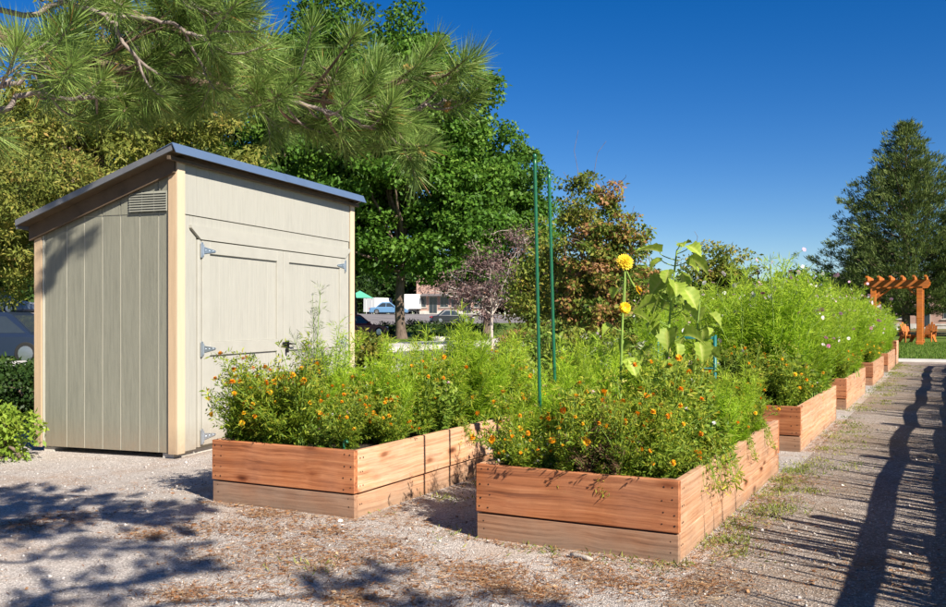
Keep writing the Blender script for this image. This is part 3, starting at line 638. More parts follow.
# marigold bed before the shed
fill(MG, grid_spots(BA, 4, 7, .72, 1.18), SZ-.02, 'bushy orange marigold before the shed doors, %s', 'marigolds in the bed before the shed doors', BA)
fill(MGY, [(-4.46,4.98,1.02),(-4.28,5.02,.95),(-4.47,5.3,1.12),(-4.3,5.45,1.1),(-4.45,5.75,1.05)], SZ-.02, 'yellow-flowered marigold before the left shed door, %s', 'yellow marigolds in front of the shed door', BA)
fill(CB, [(-4.1,5.55,.80),(-3.62,5.75,.85),(-3.95,6.0,.95),(-3.85,6.45,1.05),(-3.55,6.5,.95),(-3.6,6.95,.95),(-3.9,6.95,1.0),(-3.72,7.0,1.28),(-3.48,7.1,.9),(-3.85,7.6,.9),(-4.2,7.05,.9),(-3.55,7.7,.95),(-3.5,7.5,.85),(-3.72,7.85,.9),(-4.1,7.75,.85)], SZ-.01, 'flowerless feathery cosmos among the marigolds, %s', 'flowerless cosmos among the marigolds', BA)
plant(FEA[0], -4.304, 5.651, SZ, 1.0, 'tall pale feathery plant rising highest before the right shed door')
plant(SIL[0], -3.50, 7.75, SZ, 1.05, 'thin pale seed stalk at the far end of the marigold bed')
plant(CO[3], -4.28, 5.85, SZ, .88, 'tall cosmos with few purple blooms before the shed door latch')
fill(DRY+BL, [(-4.2,5.2,.85),(-3.75,5.6,.9),(-3.5,6.2,.8),(-4.0,6.7,1.0),(-3.7,4.95,.6),(-4.35,6.4,1.1)], SZ, 'half-withered leafy plant among the marigolds, %s', 'withered plants among the marigolds', BA)
plant(BL[1], -3.42, 7.15, SZ, .45, 'small trailing plant hanging over the inner edge of the marigold bed')
# sunflower bed
fill(MG, grid_spots(BB, 3, 6, .75, 1.22, v0=5.1)[:-2]+[(-1.42,5.0,.85),(-1.6,4.84,.78),(-1.9,4.83,.72),(-2.2,4.85,.6),(-1.75,5.35,1.12),(-1.5,5.45,1.12)], SZ-.02, 'bushy orange marigold in the sunflower bed, %s', 'marigolds in the sunflower bed', BB)
fill(MGY, [(-1.38,7.0,.62),(-1.45,7.45,.62),(-1.36,6.7,.6),(-1.35,6.3,.55)], SZ, 'low yellow marigold in the sunflower bed, %s', 'low yellow marigolds by the path', BB)
for (u, v, s) in [(-2.32,4.93,.85),(-2.12,4.90,.7),(-2.2,5.05,.9)]: plant(ALY[0], u, v, SZ, s, 'low white alyssum spilling at the front corner of the sunflower bed', 'white alyssum')
fill(BL+SILB, [(-2.0,5.3,.9),(-1.6,6.0,1.1),(-1.9,6.9,1.2),(-1.38,5.6,.7)], SZ, 'broad-leaved plant in the sunflower bed, %s', 'leafy plants in the sunflower bed', BB)
plant(BL[0], -2.02, 4.92, SZ, .42, 'small dark leafy plant with crimson bloom at the front of the sunflower bed')
fill(DRY, [(-1.8,4.84,.72),(-1.62,4.83,.62),(-1.72,5.1,.95),(-1.95,5.0,.6)], SZ, 'withered brown plant in the sunflower bed, %s', 'withered plants in the sunflower bed', BB)
fill(BY, [(-1.42,4.92,.55),(-2.28,5.25,.6),(-1.5,4.88,.45),(-1.36,5.25,.5),(-1.34,5.8,.5)], SZ, 'low bright leafy plant in sunflower bed, %s', 'low leafy plants in the sunflower bed', BB)
fill(CB, [(-2.32,5.15,.62),(-2.34,5.45,.8),(-2.1,5.5,.85),(-2.33,5.8,.95),(-2.12,6.0,.95),(-2.33,6.2,.95),(-2.3,6.6,.95),(-2.3,7.0,.9),(-1.30,6.05,.7),(-1.30,6.5,.75),(-1.31,7.1,.6),(-2.0,6.7,.9),(-2.05,7.4,.9)], SZ, 'feathery flowerless cosmos in the sunflower bed, %s', 'flowerless cosmos in the sunflower bed', BB)
for v, s_ in ((5.35,.9),(5.6,1.25),(5.85,1.1),(6.6,.8),(7.3,.8)): trail(-1.33, v, random.uniform(-.5,.3), s_, 'light green trailing plant hanging over the path-side board of the sunflower bed', 'plants trailing over the path-side board')
for u, s_ in ((-2.2,.8),(-1.95,.9),(-1.68,1.0)): trail(u, 4.84, R(-90)+random.uniform(-.4,.4), s_*.62, 'sprig leaning over the front board of the sunflower bed', 'sprigs over the front board')
trail(-3.44, 6.35, 0, .75, 'sprig trailing over the inner board of the marigold bed near the stake shadows', None)
# bed behind the marigold bed, and the third in that row
BC = (-4.57,-3.37,9.25,12.4,'road side','inner side')
fill(BL+BY, [(-4.3,9.5,1.1),(-3.9,9.6,1.05),(-3.55,9.7,.9),(-4.2,10.2,1.3),(-3.7,10.4,1.2),(-4.1,11.1,1.35),(-3.6,11.4,1.2),(-4.0,12.0,1.3)], SZ, 'broad-leaved plant in bed behind the marigolds, %s', 'leafy plants behind the marigold bed', BC)
fill(SILB, [(-3.6,9.9,1.0),(-3.75,10.9,1.15),(-3.6,12.0,1.1)], SZ, 'silvery jagged-leaved plant behind the marigold bed, %s', 'silvery plants', BC)
fill(CO, [(-4.2,14.0,1.2),(-3.7,14.2,1.1),(-4.1,15.0,1.3),(-3.6,15.3,1.2),(-4.0,16.2,1.25)], SZ, 'tall cosmos in the third shed-side bed, %s', 'cosmos in the third shed-side bed', (-4.57,-3.37,13.6,16.8,'road side','inner side'))
# cosmos beds along the path
BD = (-2.45,-1.256,9.166,12.307,'inner side','path side')
fill(MG, [(-1.42,9.40,.98),(-1.72,9.38,1.0),(-2.25,9.4,1.05),(-1.40,9.9,1.0),(-1.9,9.8,1.1)], SZ-.02, 'green marigold in the tall cosmos bed, %s', 'low plants before the tall cosmos', BD)
fill(BL, [(-2.0,9.42,1.1),(-1.6,9.75,1.2),(-2.2,9.85,1.25),(-1.38,10.3,.9),(-1.36,11.0,.8)], SZ, 'small-bloomed zinnia before the tall cosmos, %s', 'zinnias before the tall cosmos', BD)
def cosmos_bed(bed, v0, v1, step, s0, labelf, grp):
    v = v0
    while v < v1:
        for u in (-2.25, -1.95, -1.65, -1.40):
            fill(CO, [(u+random.uniform(-.07,.07), v+random.uniform(-.12,.12), s0*random.uniform(.85,1.1)*(1 if u < -1.5 else .84))], SZ, labelf, grp, bed)
        v += step
cosmos_bed(BD, 10.15, 12.2, .42, 1.38, 'tall cosmos in the bed behind the sunflowers, %s', 'cosmos in the bed behind the sunflowers')
cosmos_bed((-2.45,-1.256,13.563,16.8,'inner side','path side'), 13.8, 16.6, .6, 1.46, 'tall cosmos in the second bed behind sunflowers, %s', 'cosmos in the second bed behind the sunflowers')
cosmos_bed((-2.45,-1.256,18.5,21.7,'inner side','path side'), 18.8, 21.5, .8, 1.36, 'tall cosmos in bed second nearest the footpath, %s', 'cosmos in the second last bed')
cosmos_bed((-2.45,-1.256,23.2,26.3,'inner side','path side'), 23.5, 26.1, .9, 1.2, 'feathery cosmos in last bed before the footpath, %s', 'cosmos in the last bed')
for (u, v, s) in [(-1.36,13.8,.8),(-1.36,14.6,.75),(-1.36,15.6,.8)]: plant(random.choice(MGY), u, v, SZ, s*1.1, 'golden marigold at the path edge of the second bed behind the sunflowers', 'golden marigolds in the far beds')
for (u, v, s) in [(-1.36,18.8,.8),(-1.36,20.3,.8)]: plant(random.choice(MGY), u, v, SZ, s*1.1, 'golden marigold at the path edge of the bed second nearest the footpath', 'golden marigolds in the farther bed')
for (u, v, s) in [(-1.6,27.4,1.0),(-1.85,27.8,1.0)]: plant(random.choice(BL), u, v, .55, s, 'leafy plant in the small tall planter by the footpath', 'plants in the tall planter')

# sunflowers
def sunflower(u, v, label, h, lean, nodes, head=None, extra=None, heads=()):
    t = thing('sunflower', label, 'sunflower', (u, v, SZ-.01))
    top = np.array([lean[0], lean[1], h]); c = stem_curve((0,0,0), top, .25, 9)
    obj('stalk', tubes_np('sunflower_stalk', [(c, np.linspace(.013,.006,9))], 7), M['stalk'], t)
    lm = []
    for k in range(3):                      # heart-shaped blade with folded midrib
        nx, ny = 11, 7; V = []; F = []; rv = []; prof = [.05,.58,.86,.98,1.0,.93,.80,.62,.42,.2,.0]
        for i in range(nx):
            x = i/(nx-1)
            for j in range(ny):
                q = (j/(ny-1)-.5)*2; y = q*prof[i]*.45*(1+(.10*(-1)**i if abs(q) > .9 else 0)); xx = x-(.10*abs(q) if i < 3 else 0)
                V.append((xx, y, abs(y)*(.30+.18*k)-.34*x*x+.035*math.sin(9*x+8*y+2*k)*abs(q)+.02*((i+k) % 2)*abs(q))); rv.append(.95 if j == 3 else .35+.25*((i % 2) == 0)+.12*random.random())
        F = [(i*ny+j, (i+1)*ny+j, (i+1)*ny+j+1, i*ny+j+1) for i in range(nx-1) for j in range(ny-1)]
        me = mesh_np('sunflower_leaf', V, F, rv, True); me.materials.append(M['sunleaf']); lm.append(me)
    for (s, az, L, droop) in nodes:
        k = s*8; j = min(7, int(k)); p = c[j]+(c[j+1]-c[j])*(k-j); a = R(az)
        e = p+np.array([math.cos(a), math.sin(a), .5])*L*.5
        pet = obj('leaf_stalk', tubes_np('leaf_stalk', [(stem_curve(p, e, -.25, 5), np.linspace(.004,.003,5))], 5), M['stalk'], t)
        o = obj('leaf', random.choice(lm), None, pet, e); L *= random.uniform(.55,.85); o.scale = (L, L, L); o.rotation_euler = (random.uniform(-.6,.6), R(droop+random.uniform(-30,25)), a+random.uniform(-.3,.3))
    for (p, n, r, pom) in heads:
        p = np.array(p); n = unit(np.array(n, float)); 
        V, Q, r_ = flower_quads(p[None], n[None], np.array([r]), 22 if pom else 15, 7 if pom else 2, .4)
        hd = obj('flower_head', mesh_np('flower_head', V, Q, r_), M['sunpetal'], t)
        cdome = MB(); b = []
        for i in range(5):
            a = i/4*1.5; b.append((p+n*(math.sin(a)*r*.35-.005), max(.002, math.cos(a)*r*(.55 if pom else .45))))
        cdome.tube([q[0] for q in b], [q[1] for q in b], 10); cdome.build('flower_disc', M['sunpetal'] if pom else M['cone'], hd, True)
        obj('neck', tubes_np('neck', [(stem_curve(c[-1] if np.linalg.norm(p-c[-1]) < .3 else c[5], p-n*.008, .1, 5), .006)], 6), M['stalk'], t)
    return t
def rel(px, py, D, base): u, v, z = at3(px, py, D); return (u-base[0], v-base[1], z-(SZ-.01))
b1 = at(664, 6.3); 
tp = rel(677, 250, 6.3, b1)
sunflower(b1[0], b1[1], 'tall leafy sunflower with broad pale leaves and no bloom in the sunflower bed', tp[2], tp[:2],
    [(.22,200,.20,20),(.30,20,.22,25),(.36,120,.20,30),(.42,-60,.23,40),(.48,170,.22,35),(.54,10,.22,35),(.60,-110,.21,50),(.66,60,.2,30),(.70,215,.22,40),(.76,-25,.23,40),(.82,150,.2,20),(.86,-95,.2,55),(.92,25,.20,10),(.95,205,.22,5),(.99,80,.16,-10),(1.0,-60,.14,-5),(.26,-30,.2,35),(.33,250,.2,30),(.45,70,.19,25),(.57,-80,.2,50),(.63,230,.2,45),(.73,120,.19,30),(.79,-70,.2,55),(.89,-10,.2,25)]+[(.2+.78*i/13, i*137.5 % 360, .19, 20+(i*29) % 40) for i in range(14)])
b2 = at(620, 6.1); tp2 = rel(625, 262, 6.1, b2)
sunflower(b2[0], b2[1], 'slender sunflower with a round golden double bloom and a smaller open bloom', tp2[2]-.03, tp2[:2],
    [(.25,10,.18,30),(.38,190,.17,30),(.48,-40,.17,35),(.58,100,.16,30),(.66,220,.15,30),(.72,0,.16,30),(.86,160,.12,30)],
    heads=[(tp2,(.55,-.6,.25),.062,True),(rel(625,308,6.0,b2),(.5,-.75,.1),.042,False),(rel(638,290,6.15,b2),(.8,.1,.5),.035,False)])
b3 = at(693, 6.8); tp3 = rel(700, 300, 6.8, b3)
sunflower(b3[0], b3[1], 'shorter leafy sunflower stalk between the tall sunflower and the teal cage', tp3[2], tp3[:2],
    [(.4,20,.18,30),(.55,190,.2,35),(.65,-60,.2,40),(.75,80,.18,30),(.85,-20,.2,40),(.95,160,.16,20)]+[(.3+.68*i/7, i*137.5 % 360, .18, 25) for i in range(8)])

# green stakes, teal cage, drip riser
for (u, v, zt, lx, ly, lab) in [(-2.237,5.21,2.28,-.035,-.02,'tall green coated garden stake, the longer of the pair in the sunflower bed'),(-2.30,5.62,2.25,-.05,-.02,'tall green coated garden stake, the shorter of the pair in the sunflower bed')]:
    t = thing('garden_stake', lab, 'garden stake', (u, v, SZ-.02), 0, 'green garden stakes'); H = zt-SZ+.02
    m = MB(); n = 40; m.tube([(lx*i/n, ly*i/n, H*i/n) for i in range(n+1)], [.0108+.0012*(i%2) for i in range(n+1)], 8); m.build('rod', M['green_pole'], t, True)
    MB().tube([(lx,ly,H-.012),(lx,ly,H+.012),(lx,ly,H+.02)], [.0135,.0135,.006], 8).build('end_cap', M['green_pole'], t, True)
t = thing('tomato_cage', 'teal coated metal plant support cage at the far end of the sunflower bed', 'plant support', (-1.90, 7.45, SZ-.03), R(12))
for i, (x, y) in enumerate(((-.22,-.22),(.22,-.22),(.22,.22),(-.22,.22))):
    MB().tube([(x,y,0),(x,y,.80)], .008 if i != 1 else .014, 7).build('upright', M['teal'], t, True)
for z in (.25,.52,.78):
    MB().tube([(-.22,-.22,z),(.22,-.22,z)],.006,6).tube([(.22,-.22,z),(.22,.22,z)],.006,6).tube([(.22,.22,z),(-.22,.22,z)],.006,6).tube([(-.22,.22,z),(-.22,-.22,z)],.006,6).build('ring_bar', M['teal'], t, True)
t = thing('drip_riser', 'small green plastic irrigation riser at the front corner of the marigold bed', 'irrigation pipe', (-3.52, 4.93, SZ-.03))
MB().tube([(0,0,0),(0,0,.12),(.004,0,.135),(.022,-.004,.142),(.034,-.008,.128)], .0095, 8).build('pipe', M['green_pole'], t, True)
MB().tube([(0,0,.05),(0,0,.075)], .014, 8).build('collar', M['green_pole'], t, True)

# ---------------------------------------------------------------- ponderosa pine overhanging from the left
def needle_tuft(p, ax, n, L, parts, spread=1.0):
    p = np.asarray(p); ax = unit(np.asarray(ax)); s = rng.random(n)
    base = p[None]-ax*(s[:,None]*L*.75)
    rad = rdir(n); rad -= (rad@ax)[:,None]*ax; rad = unit(rad)
    ang = (.25+.95*(s**.7)*spread+rng.normal(size=n)*.15)
    d = unit(ax*np.cos(ang)[:,None]+rad*np.sin(ang)[:,None]); d[:,2] -= .04; d = unit(d)
    LL = L*(.5+.6*rng.random(n))
    V, Q = leaves(base, d, rdir(n), LL, .0030, 0, .35); 
    V = V.reshape(n,4,3); V[:,2,2] -= LL*.04; V = V.reshape(-1,3)
    t0 = rng.random()
    parts.append((V, Q, np.repeat(np.clip(.18+.5*rng.random(n)+.25*(t0-.3), 0, 1)*.94+ (rng.random(n) < .02)*.5, 4).clip(0,1)))
def build_pine():
    X, D = -2.75, 3.0; u0, v0 = X*CY-D*SY, X*SY+D*CY
    t = thing('ponderosa_pine', 'long-needled pine whose boughs overhang the gravel and the shed roof', 'pine tree', (0,0,0))
    t.location = (u0, v0, 0); base = np.array([u0, v0, 0])
    zz = np.linspace(-.1, 11, 14)
    obj('trunk', tubes_np('trunk', [(np.stack([.06*np.sin(zz*.7), .05*np.cos(zz*.9)-.05, zz], 1), np.interp(zz, [-.1,.3,11], [.30,.24,.06]))], 14), M['pinebark'], t)
    def limb(pts, r0, nt, tl=(.18,.5), L=.132, nn=120, bare=0.0, spread_v=.5, seedless=False):
        P = np.array(pts, float)-base
        n = 22; s = np.linspace(0, len(P)-1, n); j = np.minimum(s.astype(int), len(P)-2); f = (s-j)[:,None]
        # catmull-rom
        Pe = np.vstack([2*P[0]-P[1], P, 2*P[-1]-P[-2]]); a, b, c, d = Pe[j], Pe[j+1], Pe[j+2], Pe[j+3]
        C = .5*((2*b)+(c-a)*f+(2*a-5*b+4*c-d)*f**2+(3*b-a-3*c+d)*f**3)+rng.normal(size=(n,3))*.006
        tubes = [(C, np.linspace(r0, .006, n))]; parts = []
        T = unit(np.gradient(C, axis=0)); needle_tuft(C[-1]+T[-1]*.03, T[-1], int(nn*1.2), L, parts)
        for k in range(nt):
            q = bare+(1-bare)*(k+rng.random())/nt; i = min(n-1, int(q*(n-1)))
            p, ax = C[i], T[i]; sd = unit(np.cross(ax, [0,0,1.]))*(1 if k % 2 else -1)
            d = unit(ax*.55+sd*(.55+.5*rng.random())+np.array([0,0,spread_v*rng.normal()+.12])); ln = rng.uniform(*tl)*(1.15-.4*q)
            e = p+d*ln+np.array([0,0,.06*ln]); tw = stem_curve(p, e, .12, 6); tw[:,2] -= np.sin(np.linspace(0,np.pi,6))*ln*.12
            tubes.append((tw, np.linspace(max(.005,r0*.28), .0035, 6))); needle_tuft(tw[-1], unit(tw[-1]-tw[-2])+np.array([0,0,.25]), nn+60, L*(.85+.3*rng.random()), parts)
            if ln > .3:
                for m in range(2):
                    pp = tw[3-m]; dd = unit(d+rng.normal(size=3)*.6); ee = pp+dd*ln*.4; tubes.append(((stem_curve(pp, ee, .1, 4)), np.linspace(.004,.003,4))); needle_tuft(ee, dd+np.array([0,0,.2]), int(nn*1.1), L*.9, parts)
        l = obj('limb', tubes_np('limb', tubes, 6), M['pinebark'] if r0 > .02 else M['twig'], t)
        V, Q, r_ = cat(parts); nd = obj('needles', mesh_np('needles', V, Q, r_), M['pine'], l); nd['kind'] = 'stuff'
        return l
    tr = lambda z: (u0, v0, z)
    A = at3
    # limbs in view
    limb([tr(2.7), A(20,45,3.3), A(85,64,3.45), A(160,76,3.55), A(250,90,3.6), A(335,104,3.65), A(412,122,3.7)], .034, 34, bare=.32, nn=120)
    limb([tr(2.9), A(60,-25,3.4), A(150,20,3.5), A(235,52,3.6), A(325,82,3.7), A(400,84,3.8), A(462,68,3.85)], .026, 24, bare=.28, tl=(.14,.38), spread_v=.25)
    limb([tr(2.75), A(-5,8,3.1), A(55,3,3.15), A(108,17,3.2), A(122,42,3.22), A(160,76,3.3)], .011, 3, bare=.9, nn=70)
    limb([A(108,17,3.2), A(155,20,3.22), A(196,36,3.25), A(225,52,3.3)], .007, 4, bare=.5, nn=80)
    limb([tr(2.5), A(-60,70,2.9), A(-10,90,2.95), A(55,62,3.0)], .014, 8, bare=.45, L=.16)
    limb([tr(2.4), A(-40,100,3.1), A(20,95,3.2), A(70,98,3.3), A(110,98,3.4)], .012, 9, bare=.4, tl=(.1,.28))
    limb([tr(3.2), A(40,-60,3.6), A(120,-30,3.7), A(180,-5,3.8), A(230,20,3.9)], .024, 18, bare=.3)
    limb([tr(3.0), A(60,0,3.8), A(140,50,3.9), A(200,72,4.0), A(260,92,4.05), A(320,104,4.1)], .016, 22, bare=.35, tl=(.12,.35))
    limb([A(250,94,3.6), A(300,104,3.6), A(350,120,3.62), A(395,134,3.65)], .010, 10, bare=.2, tl=(.12,.3))
    limb([A(325,75,3.7), A(370,105,3.75), A(420,108,3.85), A(452,100,3.9)], .009, 10, bare=.2, tl=(.12,.3))
    limb([tr(3.1), A(-20,-40,3.0), A(80,-25,3.05), A(170,-10,3.1), A(215,20,3.15)], .014, 14, bare=.35, tl=(.15,.4))
    limb([tr(3.3), A(30,-30,4.1), A(120,15,4.2), A(180,45,4.25), A(240,75,4.3), A(290,100,4.3)], .016, 20, bare=.3, tl=(.15,.4))
    limb([tr(2.6), A(-10,40,3.7), A(60,74,3.8), A(120,84,3.85), A(160,84,3.9)], .014, 14, bare=.35, tl=(.12,.3))
    # limbs above and behind the camera, seen only by their shadows on the gravel
    def src(px, py, z):
        u, v = gpt(px, py); k = z/TOSUN.z; return (u+TOSUN.x*k, v+TOSUN.y*k, z)
    limb([tr(3.3), src(-60,610,3.0), src(60,590,3.0), src(150,580,3.05), src(205,562,3.1)], .03, 34, bare=.3, nn=150, tl=(.10,.34))
    limb([tr(3.6), src(-20,560,3.4), src(60,545,3.4), src(120,548,3.45), src(190,545,3.5)], .022, 20, bare=.35, nn=130, tl=(.10,.3))
    limb([tr(3.9), src(20,640,3.6), src(150,606,3.6), src(270,600,3.7), src(330,590,3.75), src(400,572,3.8)], .03, 14, bare=.72, nn=150, tl=(.10,.26))
    limb([src(150,606,3.6), src(240,640,3.6), src(360,620,3.65), src(430,600,3.7), src(560,606,3.8)], .02, 13, bare=.55, nn=130, tl=(.08,.24))
    def wsrc(y, zl, z):                 # point of the shed's left wall, traced up the sun's ray
        a = R(98.52); u, v = -6.417-math.sin(a)*y, 6.325+math.cos(a)*y; k = (z-(zl-.046))/TOSUN.z; return (u+TOSUN.x*k, v+TOSUN.y*k, z)
    limb([tr(4.9), wsrc(1.9,2.7,4.9), wsrc(1.5,2.25,4.75), wsrc(1.25,2.02,4.6), wsrc(1.55,1.7,4.4)], .03, 22, bare=.4, nn=130, tl=(.08,.26))
    for z, a, ln in ((4.3,200,2.2),(5.0,150,2.4),(5.2,265,2.0),(6.0,20,1.8),(6.3,120,1.9),(6.8,220,1.9),(7.6,320,1.5),(8.0,80,1.4),(8.8,200,1.2),(9.6,340,.9),(10.3,120,.8)):
        d = np.array([math.cos(R(a)), math.sin(R(a)), .12]); limb([tr(z), base+[0,0,z]+d*ln*.5, base+[0,0,z-.05]+d*ln], .03, 10, bare=.3, nn=70, tl=(.2,.5))
    # cones
    cm = None
    for (px, py, D, ax) in ((403,67,3.8,(.8,.2,-.15)),(467,70,3.85,(.9,.1,.1)),(414,142,3.7,(.3,.2,-.7)),(419,151,3.7,(.4,.2,-.6)),(446,112,3.88,(.2,.1,.9)),(326,102,3.66,(.5,.2,.7))):
        p = np.array(A(px,py,D))-base
        if cm is None:
            m = MB(); n = 11; ss = np.linspace(0,1,n); m.tube([(0,0,.062*s) for s in ss], [.004+.0155*math.sin(math.pi*min(1,s*.9+.08))*(1+.22*((i%2)*2-1)) for i,s in enumerate(ss)], 9)
            c = m.build('cone', M['cone'], t); cm = c
        else: c = obj('cone', cm.data, None, t)
        c.scale = (.8,.8,.8); c.location = p; c.rotation_euler = Vector(ax).to_track_quat('Z','X').to_euler()
build_pine()

# ---------------------------------------------------------------- trees and shrubs
def crown_leaves(ells, ncl, per, cs, L, W, up=.5, shell=.45, hsc=0.0):
    vol = np.array([e[3]*e[4]*e[5] for e in ells]); pk = rng.choice(len(ells), ncl, p=vol/vol.sum()); E = np.array(ells)[pk]
    d = rdir(ncl); rr = rng.random(ncl)**shell
    cc = E[:,:3]+d*rr[:,None]*E[:,3:]*(1+.12*rng.normal(size=(ncl,1)))
    n = ncl*per; od = rdir(n, .35); off = od*(rng.random((n,1))**.4)*np.array([1.7,1.7,1.0])*cs*np.repeat(rng.uniform(.6,1.35,(ncl,1)), per, 0)
    C = np.repeat(cc, per, 0)+off
    Dd = unit(rdir(n, -.3)+od*.4); V, Q = leaves(C, Dd, unit(rdir(n)*.8+od*.8+np.array([0,0,up])), L*(.6+.8*rng.random(n)), W*(.6+.8*rng.random(n)), .1)
    cl = np.repeat(rng.random(ncl), per); r = np.clip(.55*cl+.45*rng.random(n), 0, 1)
    return cc, V, Q, np.repeat(r, 4)
def tree(name, label, cat_, px, D, ells, mat, ncl, per, cs, L, W, trunk=(.25, 3.0), bark='bark', group=None, up=.5, shell=.45, twigs=0, twr=.012, pos=None, nl=9):
    u, v = pos or at(px, D); t = thing(name, label, cat_, (u, v, gz(u)), 0, group)
    cc, V, Q, r = crown_leaves(ells, ncl, per, cs, L, W, up, shell)
    cr = obj('crown', mesh_np('crown', V, Q, r), M[mat], t)
    r0, th = trunk; tp = np.array([ells[0][0]*.5, ells[0][1]*.5, th]); n = 8; s = np.linspace(0,1,n)[:,None]
    tk = np.array([0,0,-.1])*(1-s)+tp*s+np.concatenate([.25*r0*np.sin(s*5+u), .25*r0*np.cos(s*4+v)-.25*r0*math.cos(v), 0*s], 1)
    paths = [(tk, np.interp(s[:,0], [0,.12,1], [r0*1.35, r0, r0*.7]))]
    obj('trunk', tubes_np('trunk', paths, 12), M[bark], t)
    idx = rng.choice(len(cc), min(nl+twigs, len(cc)), replace=False); lp = []
    for q, i in enumerate(idx):
        b = tk[-1-(q % 3)]; e = cc[i]
        if q >= nl:
            cand = np.concatenate([p_[2:6] for p_, _ in lp[:nl+q//3]]); b = cand[np.argmin(np.linalg.norm(cand-e, axis=1)+rng.random(len(cand))*.5)]; e = e+(e-b)*rng.uniform(.1,.7)+rng.normal(size=3)*.05
        c = stem_curve(b, e, -.15, 7)+np.r_[np.zeros((1,3)), rng.normal(size=(6,3))*.02*np.linalg.norm(e-b)]; c[:,2] += np.sin(np.linspace(0,np.pi,7))*np.linalg.norm(e-b)*.06; lp.append((c, np.linspace(r0*.5, .02, 7) if q < nl else np.linspace(r0*.13, twr*.5, 7)))
    obj('limbs', tubes_np('limbs', lp, 6), M[bark], t)
    return t, cc
# big broadleaf trees beyond the road
tree('broadleaf_tree', 'large broadleaf tree with straight trunk standing beyond the road beside the white vans', 'tree', 401, 54,
     [(0,0,11.5,4.4,4.4,6.2),(3.0,1.2,8.5,3.6,3.4,4.2),(-3.0,-1.4,9.5,3.6,3.5,4.6),(.4,.2,15.8,3.4,3.0,4.0),(2.6,1.2,12.8,3.0,3.0,4.0),(2.2,.4,5.2,3.2,3,2.0),(-1.5,-.6,5.4,3,3,1.9)], 'decid', 500, 150, .62, .30, .19, (.30,5.5), group='tall broadleaf trees')
tree('broadleaf_tree', 'tall broadleaf tree topping the shed roof, behind the pine boughs', 'tree', 308, 58,
     [(0,0,13,4.2,4.2,7.5),(-2.5,-1,9,4,4,5),(1,1,18,2.8,2.8,4.0)], 'decid', 360, 140, .62, .30, .19, (.32,6), group='tall broadleaf trees')
tree('broadleaf_tree', 'rounded broadleaf tree leaning over the purple-grey bush', 'tree', 487, 60,
     [(0,0,9.0,3.9,3.7,4.8),(1.6,.8,6.8,2.9,2.8,3.4),(-1.5,-.8,11,2.4,2.4,3.2),(-.5,0,4.4,3.6,3.2,1.8)], 'decid', 360, 130, .58, .28, .18, (.26,4), group='tall broadleaf trees')
tree('broadleaf_tree', 'dark broadleaf tree directly behind the right end of the shed', 'tree', 352, 66,
     [(0,0,9,4.2,4,5.5),(-3,-1,7,4,4,4.5)], 'hedge', 420, 85, .55, .32, .2, (.28,4), group='tall broadleaf trees')
tree('broadleaf_tree', 'dark tree filling the gap above the shed roof left slope', 'tree', 205, 62,
     [(0,0,10,5,5,6),(-3,0,7,4,4,5)], 'hedge', 420, 85, .6, .34, .2, (.28,5), group='tall broadleaf trees')
for px, D, r_, h_ in ((335,150,7,9),(372,158,7,8.5),(408,150,6.5,8.5),(440,165,7,9.5),(478,160,7,9),(512,150,7,9),(548,155,7,9.5),(590,150,7,9),(640,150,7,8.5),(690,155,7,8),(745,150,7,7.5),(800,150,7,7.5),(855,140,7,8),(20,130,8,13),(-40,110,8,13),(100,120,8,12)):
    tree('background_tree', 'dark leafy tree in the belt beyond the car park and buildings', 'tree', px, D, [(0,0,h_*.55,r_,r_*.8,h_*.45),(r_*.3,0,h_*.35,r_,r_*.8,h_*.35)], 'hedge', 110, 60, 1.0, .8, .5, (.25,3), group='trees of the far belt')
# yellow-green conifer behind the shed
tree('spreading_conifer', 'yellow-green conifer with tan patches behind the shed low eave', 'conifer', 70, 30,
     [(0,0,4.6,3.6,3.2,2.2),(-1.9,-1,3.4,2.0,2.0,1.7),(1.8,1,5.0,2.0,1.8,1.3)], 'pineyel', 520, 80, .26, .17, .055, (.18,6.4), up=.2, nl=14)
tree('spreading_conifer', 'dark conifer behind the parked cars, its trunk showing above the shed eave', 'conifer', 40, 75,
     [(0,0,13,5,5,6),(-4,0,9,5,5,4)], 'pinefar', 330, 80, .7, .5, .13, (.3,12), up=.2, nl=10)
# scorched brown tree
tree('scorched_tree', 'small tree with scorched brown leaves and bare twig tips behind the round golden bloom', 'tree', 607, 21,
     [(0,0,2.5,.98,.9,1.3),(.28,.12,3.2,.72,.7,.85),(.05,0,3.9,.45,.45,.55),(-.3,-.1,1.5,1.0,.9,.9)], 'brown', 165, 85, .15, .105, .055, (.07,1.3), twigs=170, nl=12, shell=.6, twr=.008)
tree('scorched_tree', 'small yellow-green tree with brown leaf edges and bare twigs behind the green stakes', 'tree', 570, 22.5,
     [(0,0,2.0,.85,.8,1.5),(.2,.1,3.7,.55,.55,.95),(.3,.15,4.5,.4,.4,.5)], 'yelgreen', 150, 75, .17, .10, .055, (.07,1.2), twigs=120, twr=.008)
tree('bushy_green_tree', 'green leafy bush behind the sunflower leaves', 'bush', 655, 22,
     [(0,0,1.3,1.1,1.0,1.2)], 'broad', 160, 40, .16, .12, .06, (.05,.7))
tree('big_conifer', 'large dark conifer filling the view behind the pine boughs above the shed eave', 'conifer', 105, 46,
     [(0,0,9.5,5.0,4.5,4.2),(-3.5,-1.5,9.0,4,3.5,4.5),(3.5,1.8,11.0,4.2,4,4.5),(0,0,14,4.5,4,4)], 'pineyel', 420, 120, .6, .34, .10, (.28,13), up=.2, nl=16)
tree('mixed_bush', 'yellow-green bush between the purple-grey tree and the stakes', 'bush', 540, 29, [(0,0,1.7,1.1,1.0,1.6),(.2,.1,3.2,.7,.7,.9)], 'yelgreen', 150, 48, .2, .14, .07, (.06,1.0), twigs=40)
